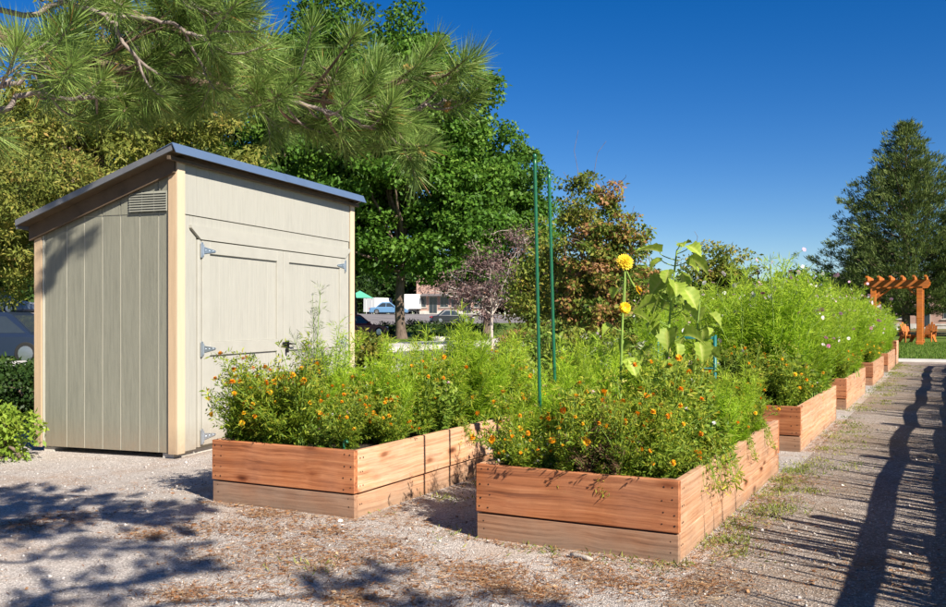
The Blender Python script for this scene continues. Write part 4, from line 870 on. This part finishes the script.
tree('mixed_bush', 'mottled bush behind the sunflower leaves and the scorched tree', 'bush', 655, 25, [(0,0,1.3,1.3,1.1,1.25)], 'yelgreen', 130, 46, .18, .13, .06, (.05,.8), twigs=30)
tree('mixed_bush', 'dull green bush left of the bronze-topped tree', 'bush', 690, 30, [(0,0,1.4,1.5,1.2,1.3)], 'broad', 120, 46, .2, .15, .07, (.05,.8), twigs=20)
tree('purple_leaf_tree', 'sparse purple-grey tree with bare twigs and pale trunk by the road', 'tree', 492, 37,
     [(0,0,3.3,1.8,1.6,1.3),(-.8,-.4,2.3,1.5,1.3,.9),(.9,.4,4.4,1.1,1.1,1.0),(.6,.3,1.8,1.2,1.0,.8)], 'purple', 115, 40, .26, .14, .055, (.075,2.0), bark='palebark', twigs=190, nl=14, shell=.6, twr=.014)
tree('small_round_tree', 'small round tree with bronze top behind the tall cosmos', 'tree', 722, 28,
     [(0,0,2.6,1.0,1.0,1.15),(0,0,1.4,1.05,1.0,1.1)], 'yelgreen', 250, 42, .15, .12, .06, (.07,1.0), twigs=30)
tree('small_round_tree', 'green treetop showing above the tall cosmos near the right-hand pine', 'tree', 797, 34,
     [(0,0,2.1,1.1,1.0,1.0),(0,0,1.2,1.1,1.0,1.0)], 'decid', 150, 42, .18, .14, .07, (.07,1.0))
tree('low_shrub', 'low rust-brown shrub beside the black bollard by the road', 'shrub', 518, 26.5,
     [(0,0,.55,.55,.5,.45)], 'brown', 80, 34, .1, .09, .045, (.03,.3))
for px, D, w_, h_, lab in ((366,19.5,.55,.95,'yellow-green shrub at the far corner of the shed'),(545,19,.8,1.0,'leafy shrub between the stakes and the road'),(590,18,.9,1.1,'leafy shrub at the foot of the scorched tree'),(640,19,.9,1.1,'leafy shrub behind the round golden bloom'),(690,20,1.0,1.15,'leafy shrub behind the teal plant cage')):
    tree('low_shrub', lab, 'shrub', px, D, [(0,0,h_*.55,w_,w_*.9,h_*.5)], 'yelgreen' if px in (366,590) else 'broad', 110, 36, .11, .09, .045, (.03,.4), group='low shrubs by the road')
for px, D, w_, h_ in ((445,48,1.0,.7),(470,44,.9,.6),(430,50,1.1,.8),(418,72,1.6,1.0),(440,74,1.5,.9),(462,70,1.6,.9),(484,66,1.5,.9),(384,64,1.4,.9)):
    tree('low_shrub', 'low shrub on the lawn beyond the road', 'shrub', px, D, [(0,0,h_*.5,w_,w_,h_*.5)], 'hedge', 60, 30, .18, .14, .07, (.03,.3), group='shrubs on the far lawn')
for px, D, r_ in ((441,46,.35),(447,46.5,.28),(452,45,.4),(457,46,.3),(437,47,.3)):
    u, v = at(px, D); V = rdir(60)*r_*np.array([1,.8,.6])*(1+.15*rng.normal(size=(60,1)))
    import bmesh
    bm = bmesh.new(); [bm.verts.new(p) for p in V]; bmesh.ops.convex_hull(bm, input=bm.verts); [bm.verts.remove(q) for q in [q for q in bm.verts if not q.link_faces]]
    me = bpy.data.meshes.new('boulder'); bm.to_mesh(me); bm.free()
    tag(obj('boulder', me, M['stoneb'], None, (u, v, gz(u)+r_*.35)), 'pale boulder on the lawn beyond the road', 'boulder', 'boulders on the far lawn')
# hedge and bright shrub left of the shed
for i, (px, D, w_, h_) in enumerate(((-25,12.5,.9,.72),(18,13.2,.8,.74),(55,13.8,.8,.7))):
    tree('hedge_bush', 'dark green hedge bush in shade beside the shed low corner', 'hedge', px, D, [(0,0,h_*.5,w_,w_*.8,h_*.5),(.3,.1,h_*.45,w_*.8,w_*.7,h_*.5)], 'hedge', 150, 45, .1, .075, .04, (.03,.4), group='hedge bushes beside the shed')
tree('bright_shrub', 'bright yellow-green shrub on the gravel at the shed low corner', 'shrub', 0, 8.6, [(0,0,.24,.34,.32,.24),(-.3,-.1,.26,.4,.36,.26)], 'bright', 190, 34, .055, .06, .03, (.02,.15))

# dark pines on the right
def far_pine(px, D, h, rbase, label, zc=1.2, seed=0):
    u, v = at(px, D); t = thing('tall_pine', label, 'pine tree', (u, v, gz(u)), 0, 'dark pines beyond the pergola')
    z = np.linspace(-.1, h*.97, 12); obj('trunk', tubes_np('trunk', [(np.stack([0*z,0*z,z],1), np.linspace(.28,.03,12))], 10), M['bark'], t)
    tubes, P, A = [], [], []
    zz = zc
    while zz < h-.15:
        f = (zz-zc)/(h-zc); prof = (1-f)**.95*(.78+.22*min(1, f/.15+.3)); nb = 10 if f < .75 else 6; a0 = rng.random()*6.283
        for k in range(nb):
            a = a0+(k+rng.uniform(-.3,.3))/nb*6.283; ln = rbase*prof*(.72+.36*rng.random())+.10
            d = np.array([math.cos(a), math.sin(a), .20+.5*f]); e = np.array([0,0,zz+rng.uniform(-.15,.15)])+d*ln; e[2] += .14*ln
            c = stem_curve((0,0,zz), e, .05, 6); c[:,2] -= np.sin(np.linspace(0,np.pi,6))*ln*.12; tubes.append((c, np.linspace(.05*(1-f)+.012, .010, 6)))
            m = max(4, int(ln*6.5))
            for q in rng.random(m)**.55:
                i = min(4, int((.15+.85*q)*5)); P.append(c[i]+(c[i+1]-c[i])*rng.random()+rng.normal(size=3)*.16*ln**.5*np.array([1,1,.35])+np.array([0,0,.06])); A.append(d+np.array([0,0,.35]))
        zz += (.36+.34*(1-f))*rng.uniform(.85,1.15)
    obj('limbs', tubes_np('limbs', tubes, 5), M['bark'], t)
    P, A = np.array(P), np.array(A); per = 20; n = len(P)*per
    C = np.repeat(P, per, 0)+rng.normal(size=(n,3))*np.array([.12,.12,.07]); Dd = unit(np.repeat(A, per, 0)*.9+rdir(n, .5)*.8); V, Q = leaves(C, Dd, rdir(n), .30*(.6+.7*rng.random(n)), .045, 0, .5)
    obj('crown', mesh_np('crown', V, Q, np.repeat(np.clip(.6*np.repeat(rng.random(len(P)), per)+.4*rng.random(n), 0, 1), 4)), M['pinefar'], t)
far_pine(906, 60, 14.0, 6.3, 'tallest dark pine standing beyond the wooden pergola', 1.4)
far_pine(982, 66, 11.2, 5.4, 'dark pine with a lower top right beside the tallest pine', 1.6)
far_pine(872, 72, 7.4, 4.0, 'shorter dark pine behind the tall cosmos beside the tallest pine', 1.0)
far_pine(1000, 58, 11, 5.0, 'dark pine out past the picnic table', 1.4)

# ---------------------------------------------------------------- pergola, chairs, table
def pergola():
    D = 41; u, v = at(919.5, D); t = thing('pergola', 'orange-stained timber pergola standing on the lawn past the last raised bed', 'pergola', (u, v, 0), 0)
    W, Dp, H = 1.9, 2.8, 2.62
    for x in (0, -W):
        for y in (0, Dp):
            p = MB().cbox((x-.12,y-.12,-.05),(x+.12,y+.12,H),.012).build('post', M['pergola'], t)
            MB().cbox((x-.15,y-.15,-.02),(x+.15,y+.15,.18),.015).build('post_base', M['pergola'], p)
            MB().prism([(x-.1,H-.45),(x-.1,H-.33),(x-.5,H-.005),(x-.62,H-.005)] if x == 0 else [(x+.1,H-.45),(x+.62,H-.005),(x+.5,H-.005),(x+.1,H-.33)], y-.04, y+.04).build('brace', M['pergola'], p)
    for y in (-.165, .125, Dp-.165, Dp+.125):
        MB().prism([(-W-.4,H+.16),(-W-.4,H+.30),(.4,H+.30),(.4,H+.16),(.28,H-.0),(-W-.28,H-.0)], y, y+.04).build('beam', M['pergola'], t)
    for i in range(6):
        x = -W-.25+i*(W+.5)/5
        m = MB(); 
        V = [(-.45,H+.42),(-.45,H+.50),(Dp+.45,H+.50),(Dp+.45,H+.42),(Dp+.32,H+.303),(-.32,H+.303)]
        k = len(V); m.add([(x-.045,y,z) for y,z in V]+[(x+.045,y,z) for y,z in V], [tuple(range(k)), tuple(range(2*k-1,k-1,-1))]+[(a,a+k,(a+1)%k+k,(a+1)%k) for a in range(k)])
        m.build('rafter', M['pergola'], t)
pergola()
def adirondack(px, D, rz, label):
    u, v = at(px, D); t = thing('adirondack_chair', label, 'chair', (u, v, 0), rz, 'orange slatted garden chairs')
    for i in range(6):
        MB().cbox((-.27,-.28+i*.09,.36-i*.026),(.27,-.205+i*.09,.38-i*.026),.004).build('seat_slat', M['pergola'], t)
    for i in range(5):
        x = -.24+i*.115; h = 1.0-.10*abs(i-2)
        MB().add([(x,.24,.2),(x+.1,.24,.2),(x+.1,.26,.2),(x,.26,.2),(x,.24+.35*(h-.2),h),(x+.1,.24+.35*(h-.2),h),(x+.1,.26+.35*(h-.2),h),(x,.26+.35*(h-.2),h)],
            [(0,3,2,1),(4,5,6,7),(0,1,5,4),(1,2,6,5),(2,3,7,6),(3,0,4,7)]).build('back_slat', M['pergola'], t)
    for s in (-1,1):
        MB().cbox((s*.34-.07,-.32,.55),(s*.34+.07,.36,.575),.005).build('armrest', M['pergola'], t)
        MB().cbox((s*.30-.02,-.30,0),(s*.30+.02,-.20,.55),.004).build('leg', M['pergola'], t)
        MB().add([(s*.30-.02,.20,0),(s*.30+.02,.20,0),(s*.30+.02,.42,0),(s*.30-.02,.42,0),(s*.30-.02,-.18,.34),(s*.30+.02,-.18,.34),(s*.30+.02,.1,.38),(s*.30-.02,.1,.38)],
            [(0,3,2,1),(4,5,6,7),(0,1,5,4),(1,2,6,5),(2,3,7,6),(3,0,4,7)]).build('leg', M['pergola'], t)
adirondack(908, 44, R(35), 'orange slatted garden chair on the lawn under the pergola')
adirondack(927, 45.5, R(-20), 'orange slatted garden chair just past the pergola post')
u, v = at(943, 52); t = thing('picnic_table', 'dark brown wooden picnic table on the lawn beside the pine', 'picnic table', (u, v, 0), R(10))
for i in range(5): MB().cbox((-.9,-.36+i*.146,.72),(.9,-.225+i*.146,.76),.005).build('table_board', M['soffit'], t)
for s in (-1, 1):
    for j in (0, 1): MB().cbox((-.9, s*.72-.13+j*.135,.42),(.9, s*.72-.005+j*.135,.455),.005).build('bench_board', M['soffit'], t)
    MB().cbox((s*.65-.04,-.8,.36),(s*.65+.04,.8,.419),.005).build('cross_beam', M['soffit'], t)
    for q in (-1, 1): MB().tube([(s*.65,q*.62,0),(s*.65,q*.2,.715)], .045, 6).build('leg', M['soffit'], t)

# ---------------------------------------------------------------- cars, vans, buildings
def car(px, D, rz, label, paintm, L=4.6, W=1.8, H=1.45, suv=False, group='parked cars', pos=None):
    u, v = pos or at(px, D); t = thing('parked_car', label, 'car', (u, v, gz(u)+.004), rz, group)
    hb = .58*H; gc = .18; hl = L/2
    prof = [(-hl,gc+.12),(-hl+.06,hb*.72),(-hl+.12,hb*.93),(-hl*.62 if not suv else -hl+.12,hb+.02),(hl*.38,hb),(hl-.35,hb*.86),(hl-.06,hb*.66),(hl,gc+.15),(hl-.1,gc),(-hl+.1,gc)]
    def loft(prof, secs):
        n = len(prof); m = MB(); V = []; F = []
        for (y, ins, dz) in secs:
            cz = np.mean([p[1] for p in prof]); V += [(x*(1-ins), y, cz+(z-cz)*(1-dz)) for x, z in prof]
        for k in range(len(secs)-1):
            for i in range(n): F.append((k*n+i, k*n+(i+1)%n, (k+1)*n+(i+1)%n, (k+1)*n+i))
        F += [tuple(range(n-1,-1,-1)), tuple(range((len(secs)-1)*n, len(secs)*n))]
        return m.add(V, F)
    w = W/2
    body = loft(prof, [(-w,.06,.25),(-w*.93,.015,.06),(-w*.6,0,0),(w*.6,0,0),(w*.93,.015,.06),(w,.06,.25)]).build('body', M[paintm], t, False)
    xr0, xr1 = (-hl+.18, -hl+.35) if suv else (-hl*.66, -hl*.38)
    cab = [(xr0,hb-.02),(xr1,H-.06),(xr1+.15,H),(hl*.02,H),(hl*.10,H-.05),(hl*.42,hb-.02)]
    def cabin(sc_, yb, yt, m, z0=0, z1=1):
        V = []; 
        for s in (-1, 1): V += [(x, s*(yb+(yt-yb)*(z-hb)/(H-hb)), z) for x, z in sc_]
        n = len(sc_); F = [tuple(range(n-1,-1,-1)), tuple(range(n,2*n))]+[(i,(i+1)%n,(i+1)%n+n,i+n) for i in range(n)]
        return MB().add(V, F).build(*m)
    cabin(cab, w*.93, w*.72, ('cabin', M[paintm], t))
    # side glass, windscreen and rear glass a little proud
    def lerp(p, q, f): return (p[0]+(q[0]-p[0])*f, p[1]+(q[1]-p[1])*f)
    mid = (cab[0][0]+cab[5][0])/2
    for s in (-1, 1):
        for (xa, xb, ta, tb) in ((cab[0][0]+.18, mid-.04, cab[1][0]+.14, mid-.02),(mid+.04, cab[5][0]-.22, mid+.03, cab[4][0]-.06)):
            zb_, zt = hb+.04, H-.12; yb = w*.93-(w*.21)*(zb_-hb)/(H-hb)+.006; yt = w*.93-(w*.21)*(zt-hb)/(H-hb)+.006
            MB().add([(xa,s*yb,zb_),(xb,s*yb,zb_),(tb,s*yt,zt),(ta,s*yt,zt),(xa,s*(yb-.02),zb_),(xb,s*(yb-.02),zb_),(tb,s*(yt-.02),zt),(ta,s*(yt-.02),zt)],
                     [(0,1,2,3),(7,6,5,4),(0,4,5,1),(1,5,6,2),(2,6,7,3),(3,7,4,0)]).build('side_window', M['glass'], t)
        MB().cbox((hl*.30-.06, s*(w*.93+.10)-.08, hb+.02),(hl*.30+.06, s*(w*.93+.10)+.08, hb+.16),.03).build('wing_mirror', M[paintm], t)
        MB().cbox((hl-.24, s*w*.70-.16, hb*.66),(hl-.035, s*w*.70+.16, hb*.80),.03).build('headlight', M['lamp'], t)
        MB().cbox((-hl+.01, s*w*.72-.14, hb*.70),(-hl+.12, s*w*.72+.14, hb*.90),.03).build('tail_light', M['redlamp'], t)
    for (p, q, nm) in ((cab[5],cab[4],'windscreen'),(cab[0],cab[1],'rear_window')):
        a, b = lerp(p,q,.12), lerp(p,q,.92); n_ = .012*(1 if nm == 'windscreen' else -1)
        ya, yb = w*.78, w*.66
        MB().add([(a[0]+n_,-ya,a[1]+.01),(a[0]+n_,ya,a[1]+.01),(b[0]+n_,yb,b[1]+.01),(b[0]+n_,-yb,b[1]+.01),(a[0]-n_,-ya,a[1]-.01),(a[0]-n_,ya,a[1]-.01),(b[0]-n_,yb,b[1]-.01),(b[0]-n_,-yb,b[1]-.01)],
                 [(0,1,2,3),(7,6,5,4),(0,4,5,1),(1,5,6,2),(2,6,7,3),(3,7,4,0)]).build(nm, M['glass'], t)
    wr = .33 if not suv else .37
    for x in (-hl*.60, hl*.62):
        for s in (-1, 1):
            y0, y1 = s*(w-.2), s*(w+.012)
            ty = MB().tube([(x,y0,wr),(x,y0+s*.03,wr),(x,y1-s*.03,wr),(x,y1,wr)], [wr*.9,wr,wr,wr*.9], 20).build('wheel', M['tyre'], t)
            MB().tube([(x,y1-s*.01,wr),(x,y1+s*.012,wr),(x,y1+s*.016,wr)], [wr*.64,wr*.62,wr*.2], 14).build('rim', M['rim'], ty)
    return t
ang = lambda px: YAW-math.atan((px-473)/FPX)        # heading of a sight line, for cars seen side-on
car(8, 25.5, YAW+R(180), 'dark navy sedan parked beyond the hedge beside the shed', 'car_navy', group='cars parked behind the shed', pos=at(-8,25.5))
car(2, 62, YAW, 'blue-grey SUV on the raised car park above the navy sedan', 'car_grey', L=4.8, W=1.9, H=1.72, suv=True, group='cars parked behind the shed', pos=at(-6,62))
car(357, 60, YAW+R(40), 'dark red car at the kerb just past the shed corner', 'car_red', group='cars beyond the road', pos=at(352,58))
car(455, 98, YAW+R(10), 'black car parked before the pink building', 'car_black', group='cars beyond the road', pos=at(452,96))
car(392, 100, YAW, 'light blue car parked beside the big tree trunk', 'car_blue', group='cars beyond the road', pos=at(389,108))
def van(px, D, rz, label, L, H, box=False):
    u, v = at(px, D); t = thing('delivery_van', label, 'van', (u, v, gz(u)+.004), rz, 'white vans in the car park'); hl = L/2; w = 1.05
    if box:
        MB().cbox((-hl,-w-.1,.75),(hl-1.5,w+.1,H),.04).build('cargo_box', M['car_white'], t)
        MB().cbox((-hl+.6,w+.102,1.5),(-hl+1.4,w+.11,2.3),.003).build('side_emblem', M['car_grey'], t); MB().cbox((-hl+.6,-w-.11,1.5),(-hl+1.4,-w-.102,2.3),.003).build('side_emblem', M['car_grey'], t)
        MB().prism([(hl-1.48,.4),(hl,.45),(hl,1.05),(hl-.45,1.2),(hl-.8,2.0),(hl-1.48,2.05)], -w+.05, w-.05).build('cab', M['car_white'], t)
        xs = (hl-1.35, hl-.72)
    else:
        MB().prism([(-hl,.35),(hl-.05,.35),(hl,1.0),(hl-.6,1.15),(hl-1.2,H-.1),(hl-1.5,H),(-hl+.05,H)], -w, w).build('body', M['car_white'], t)
        xs = (hl-1.6, hl-.95)
    for s in (-1,1):
        MB().cbox((xs[0],s*(w-(.05 if box else 0))-.006+s*.006,1.25),(xs[1],s*(w-(.05 if box else 0))+.006+s*.006,1.8),.003).build('side_window', M['glass'], t)
        for x in (-hl+.9, hl-.75):
            wh = MB().tube([(x,s*(w-.25),.36),(x,s*(w+.005),.36)],.36,16).build('wheel', M['tyre'], t); MB().tube([(x,s*(w+.0),.36),(x,s*(w+.02),.36)],.2,12).build('rim', M['rim'], wh)
    MB().add([(hl-.46,-.85,1.24),(hl-.46,.85,1.24),(hl-.79,.8,1.95),(hl-.79,-.8,1.95)] if box else [(hl-.61,-.85,1.2),(hl-.61,.85,1.2),(hl-1.17,.8,H-.16),(hl-1.17,-.8,H-.16)], [(0,1,2,3)]).build('windscreen', M['glass'], t)
van(414, 135, YAW+R(84), 'white box truck parked in front of the pink building', 5.0, 2.9, True)
van(380, 140, YAW+R(60), 'white delivery van parked far behind the big tree trunk', 5.6, 2.5)

def building(px, D, W, Dp, H, rz, label, cols, rows, name='masonry_building', wall='pinkbrick', awn=False):
    u, v = at(px, D); t = thing(name, label, 'building', (u, v, gz(u)), rz)
    MB().box((-W/2,0,-.3),(W/2,Dp,H)).build('wall', M[wall], t)
    r = MB().cbox((-W/2-.25,-.25,H+.002),(W/2+.25,Dp+.25,H+.4),.03).build('roof', M['concrete'], t)
    MB().box((-W/2-.05,-.05,-.2),(W/2+.05,-.003,.5)).build('plinth', M['concrete'], t)
    for j in range(rows):
        for i in range(cols):
            x = -W/2+W*(i+.5)/cols; z0 = 1.0+3.3*j; door = (j == 0 and i in (1, cols-2)); zz = .1 if door else z0
            wn_ = MB().cbox((x-.62,-.06,zz),(x+.62,.02-.03,z0+1.6),.01).build('door' if door else 'window', M['trimp'], t)
            for s in (-1, 1): MB().box((x+(s-1)*.29+.02,-.075,zz+.08),(x+(s+1)*.29-.02,-.062,z0+1.5)).build('pane', M['glass'], wn_)
            MB().cbox((x-.85,-.14,zz-.09),(x+.85,-.062,zz-.005),.01).build('sill', M['concrete'], wn_)
    if awn:
        for x in (-W*.2, W*.2): MB().add([(x-2.2,-.003,2.95),(x+2.2,-.003,2.95),(x+2.2,-1.2,2.65),(x-2.2,-1.2,2.65),(x-2.2,-.003,3.05),(x+2.2,-.003,3.05),(x+2.2,-1.2,2.75),(x-2.2,-1.2,2.75)],
            [(0,1,2,3),(7,6,5,4),(0,4,5,1),(1,5,6,2),(2,6,7,3),(3,7,4,0)]).build('awning', M['drip'], t)
    return t
building(450, 134, 10.0, 10, 7.6, YAW+R(-8), 'pink tan masonry building with dark windows beyond the car park', 6, 1, awn=True)
building(898, 95, 12, 9, 5.0, R(5), 'pink tan building behind the pergola and pines', 5, 1)
# green canopy, bollard, lamp post
u, v = at(360, 125); t = thing('market_canopy', 'small green canopy tent beyond the dark red car', 'canopy', (u, v, gz(u)), .3)
for x in (-1.3, 1.3):
    for y in (-1.3, 1.3): MB().tube([(x,y,0),(x,y,2.2)],.03,6).build('leg', M['car_white'], t)
MB().add([(-1.5,-1.5,2.2),(1.5,-1.5,2.2),(1.5,1.5,2.2),(-1.5,1.5,2.2),(0,0,3.2)], [(0,1,4),(1,2,4),(2,3,4),(3,0,4),(3,2,1,0)]).build('canopy_top', M['greenawn'], t)
u, v = at(505, 27); t = thing('bollard', 'black metal bollard post at the edge of the road', 'bollard', (u, v, gz(u)))
MB().tube([(0,0,-.05),(0,0,.62),(0,0,.66),(0,0,.69)],[.15,.15,.13,.03],14).build('post', M['black'], t, True); MB().tube([(0,0,.5),(0,0,.55)],.158,14).build('band', M['drip'], t, True)
u, v = at(758, 80); t = thing('lamp_post', 'slim dark lamp post in the distance beside the bronze-topped tree', 'lamp post', (u, v, gz(u)))
MB().tube([(0,0,-.05),(0,0,.3),(0,0,.31),(0,0,5.0)],[.12,.12,.07,.05],10).build('pole', M['black'], t, True)
MB().tube([(0,0,4.95),(0,0,5.05),(0,0,5.25),(0,0,5.35)],[.08,.2,.16,.03],10).build('lantern', M['black'], t, True)

# ---------------------------------------------------------------- rail fence and tall grass along the path (out to the right)
FU = .80
def fence():
    t = thing('rail_fence', 'weathered split-rail fence running along the gravel path', 'fence', (FU, 0, 0))
    posts = [-.2, 2.7, 5.55, 8.5, 11.4, 14.3, 17.2, 20.1, 23.0, 25.9]
    for y in posts:
        h = 1.28+random.uniform(-.04,.04); m = MB(); m.tube([(random.uniform(-.01,.01),y,z) for z in np.linspace(-.1,h,6)], [.065*random.uniform(.92,1.08) for _ in range(6)], 9); m.build('post', M['log'], t)
    for a, b in zip(posts[:-1], posts[1:]):
        for zr, r in ((1.04,.058),(.70,.06),(.34,.058)):
            n = 9; ph = random.uniform(0,6); m = MB()
            m.tube([(.02+.02*math.sin(ph+i*.35), a+(b-a)*i/(n-1), zr+.035*math.sin(ph*2+i*.45)+random.uniform(-.004,.004)) for i in range(n)], [r*random.uniform(.92,1.07) for _ in range(n)], 9); m.build('rail', M['log'], t)
fence()
parts = []
for k in range(760):
    v = rng.uniform(1.5, 27); hh = rng.uniform(.8, 2.0); n = 6; b = np.array([FU+rng.uniform(.12,.4), v, 0])
    C = b+np.c_[rng.normal(size=(n,2))*.03, np.zeros(n)]; d = unit(np.c_[rng.normal(size=(n,2))*.17, np.ones(n)])
    V, Q = leaves(C, d, unit(np.c_[rng.normal(size=(n,2))*.5+np.array([.8,-.3]), np.zeros(n)]), hh*(.6+.4*rng.random(n)), rng.uniform(.014,.046,n), 0, .72); parts.append((V, Q, np.repeat(rng.random(n), 4)))
V, Q, r_ = cat(parts); tag(obj('tall_grass', mesh_np('tall_grass', V, Q, r_), M['weed']), 'tall dry grass growing along the rail fence', 'grass', kind='stuff')

# ---------------------------------------------------------------- ground scatter
BEDS = [(-4.60,-3.35,4.82,8.05),(-2.47,-1.24,4.73,7.95),(-4.6,-3.35,9.2,12.45),(-4.6,-3.35,13.55,16.85),(-2.47,-1.24,9.15,12.33),(-2.47,-1.24,13.5,16.85),(-2.47,-1.24,18.4,21.8)]
def freepts(n, u0, u1, v0, v1, dens=None):
    P = np.c_[rng.uniform(u0,u1,n), rng.uniform(v0,v1,n)]; ok = np.ones(n, bool)
    for a,b,c,d in BEDS: ok &= ~((P[:,0]>a)&(P[:,0]<b)&(P[:,1]>c)&(P[:,1]<d))
    c, s = math.cos(R(8.52)), math.sin(R(8.52)); du, dv = P[:,0]+6.417, P[:,1]-6.325; lx = -s*du+c*dv; ly = -c*du-s*dv
    ok &= ~((lx>-.06)&(lx<3.75)&(ly>-.06)&(ly<1.75))
    return P[ok]
gzv = np.vectorize(gz)
P = np.concatenate([freepts(40000,-7.5,1.0,2.6,7.2), freepts(12000,-9.4,1.2,7.2,14)])
n = len(P); s = rng.uniform(.002,.0052,n)*np.where(rng.random(n) < .07, rng.uniform(1.5,3.4,n), 1)
oct_ = np.array([[1,0,0],[0,1,0],[-1,0,0],[0,-1,0],[0,0,1],[0,0,-.6]], float)
V = oct_[None]*(1+.35*rng.normal(size=(n,6,1)))*s[:,None,None]*np.stack([np.ones(n), rng.uniform(.6,1,n), rng.uniform(.45,.8,n)],1)[:,None]
th = rng.random(n)*6.28; c_, s_ = np.cos(th)[:,None], np.sin(th)[:,None]
V = np.stack([V[...,0]*c_-V[...,1]*s_, V[...,0]*s_+V[...,1]*c_, V[...,2]], -1)+np.c_[P, gzv(P[:,0])+s*.15][:,None]
tri = np.array([[0,1,4],[1,2,4],[2,3,4],[3,0,4],[1,0,5],[2,1,5],[3,2,5],[0,3,5]])
T = (tri[None]+np.arange(n)[:,None,None]*6).reshape(-1,3)
tag(obj('gravel', mesh_np('gravel', V.reshape(-1,3), T, np.repeat(rng.random(n),6)), M['stones']), 'loose grey gravel chips over the yard', 'gravel', kind='stuff')
# needle and leaf litter in drifts
def drift(P):
    a = np.sin(P[:,0]*2.1+1.3*np.sin(P[:,1]*1.7))+np.sin(P[:,1]*2.9+P[:,0]*1.1)+.8*np.sin(P[:,0]*6.1-P[:,1]*4.3)
    return a
P = freepts(60000,-6.4,.9,2.6,9.5); dw = drift(P); keep = rng.random(len(P)) < np.clip(.06+.42*(dw-.15), .05, .9)*np.where(P[:,0] < -5.2, .4, 1); P = P[keep]; n = len(P)
LP = [(150,535),(200,528),(250,530),(300,525),(330,532),(290,545),(230,555),(180,595),(250,590),(300,570),(340,560),(380,545),(420,525),(470,575),(500,585),(540,595),(490,570),(560,585),(585,565),(610,580),(700,585),(690,570),(720,545),(60,520),(20,525),(265,515),(410,560),(450,595),(655,590),(350,600),(760,500),(790,480),(745,520)]
EDGE = [np.c_[rng.uniform(a-.05,b+.05,420), c-.012-np.abs(rng.normal(size=420))*.045] for a,b,c,d in BEDS[:2]]+[np.c_[b+.012+np.abs(rng.normal(size=700))*.06, rng.uniform(c,d,700)] for a,b,c,d in BEDS[:2]+BEDS[4:5]]
P = np.concatenate([P]+EDGE+[np.array(gpt(a, b))+rng.normal(size=(430,2))*np.array([.16,.12])*rng.uniform(.6,1.5) for a, b in LP]); n = len(P)
ok = np.ones(n, bool)
for a, b, c, d in BEDS: ok &= ~((P[:,0] > a)&(P[:,0] < b)&(P[:,1] > c)&(P[:,1] < d))
P = P[ok]; n = len(P)
th = rng.random(n)*6.28; C = np.c_[P, gzv(P[:,0])+.003+.008*rng.random(n)]; Dd = unit(np.c_[np.cos(th), np.sin(th), rng.normal(size=n)*.12])
big = rng.random(n) < .04
V, Q = leaves(C, Dd, unit(np.c_[rng.normal(size=(n,2))*.3, np.ones(n)]), np.where(big, .036, .075)*rng.uniform(.5,1.2,n), np.where(big, .020, .0042), 0, .5)
tag(obj('leaf_litter', mesh_np('leaf_litter', V, Q, np.repeat(rng.random(n),4)), M['litter']), 'drifts of dry pine needles and fallen leaves on the gravel', 'leaf litter', kind='stuff')
# weeds along the beds and path
def weeds(pts, rad, per, h, mat, name, label):
    parts = []
    for (u, v) in pts:
        n = per; r = rad*rng.uniform(.5,1.2); C = np.c_[u+rng.normal(size=n)*r*.5, v+rng.normal(size=n)*r*.5, np.full(n, gz(u))]
        d = unit(np.c_[rng.normal(size=(n,2))*.8, .3+.7*rng.random(n)]); V, Q = leaves(C, d, rdir(n,1), h*rng.uniform(.5,1.3,n), h*.16*rng.uniform(.6,1.4,n), .05, .45)
        parts.append((V, Q, np.repeat(np.clip(.6*rng.random()+.5*rng.random(n)-.05,0,1),4)))
    V, Q, r_ = cat(parts); return tag(obj(name, mesh_np(name, V, Q, r_), M[mat]), label, 'weeds', kind='stuff')
pts = [(-1.2+abs(rng.normal())*.16, v) for v in rng.uniform(5.0,8.4,55)]+[(-1.18+abs(rng.normal())*.22, v) for v in rng.uniform(8.6,27,110)]
pts += [(rng.uniform(-3.3,-2.5), v) for v in rng.uniform(5.2,9,24)]+[(u, 4.70-abs(rng.normal())*.03) for u in (-2.05,-1.95,-1.62,-1.33,-1.30,-1.28)]+[(-3.0+rng.normal()*.5, 12+rng.normal()*3) for _ in range(40)]
weeds(pts, .20, 40, .042, 'weed', 'path_weeds', 'low weeds growing along the foot of the raised beds')
gx = freepts(26000, -4, 6, 30.3, 50); n = len(gx); V, Q = leaves(np.c_[gx, np.zeros(n)], unit(np.c_[rng.normal(size=(n,2))*.4, np.ones(n)]), rdir(n), .07*rng.uniform(.6,1.4,n), .02, 0, .3)
tag(obj('lawn_grass', mesh_np('lawn_grass', V, Q, np.repeat(rng.random(n),4)), M['grass']), 'mown green grass beyond the footpath', 'grass', kind='stuff')
# fallen stick and white stone
u, v = gpt(581, 560); st = MB().tube([(-.055,0,.012),(-.03,.006,.014),(.0,.004,.013),(.03,-.004,.015),(.06,-.002,.012)], [.009,.011,.010,.011,.007], 7).build('fallen_stick', M['palebark'], None, True)
st.scale = (1.25,1.25,1.25); st.location = (u, v, 0); st.rotation_euler = (0,0,R(-15)); tag(st, 'short broken stick lying before the sunflower bed', 'stick')
u, v = gpt(340, 522)
bm = bmesh.new(); [bm.verts.new(p) for p in rdir(24)*np.array([.022,.017,.012])]; bmesh.ops.convex_hull(bm, input=bm.verts); [bm.verts.remove(q) for q in [q for q in bm.verts if not q.link_faces]]
me = bpy.data.meshes.new('white_stone'); bm.to_mesh(me); bm.free()
tag(obj('white_stone', me, M['car_white'], None, (u, v, .009)), 'small white stone on the gravel before the marigold bed corner', 'stone')

for o in [o for o in bpy.data.objects if o.get('label') == 'x']:
    for c in list(o.children_recursive): bpy.data.objects.remove(c)
    bpy.data.objects.remove(o)
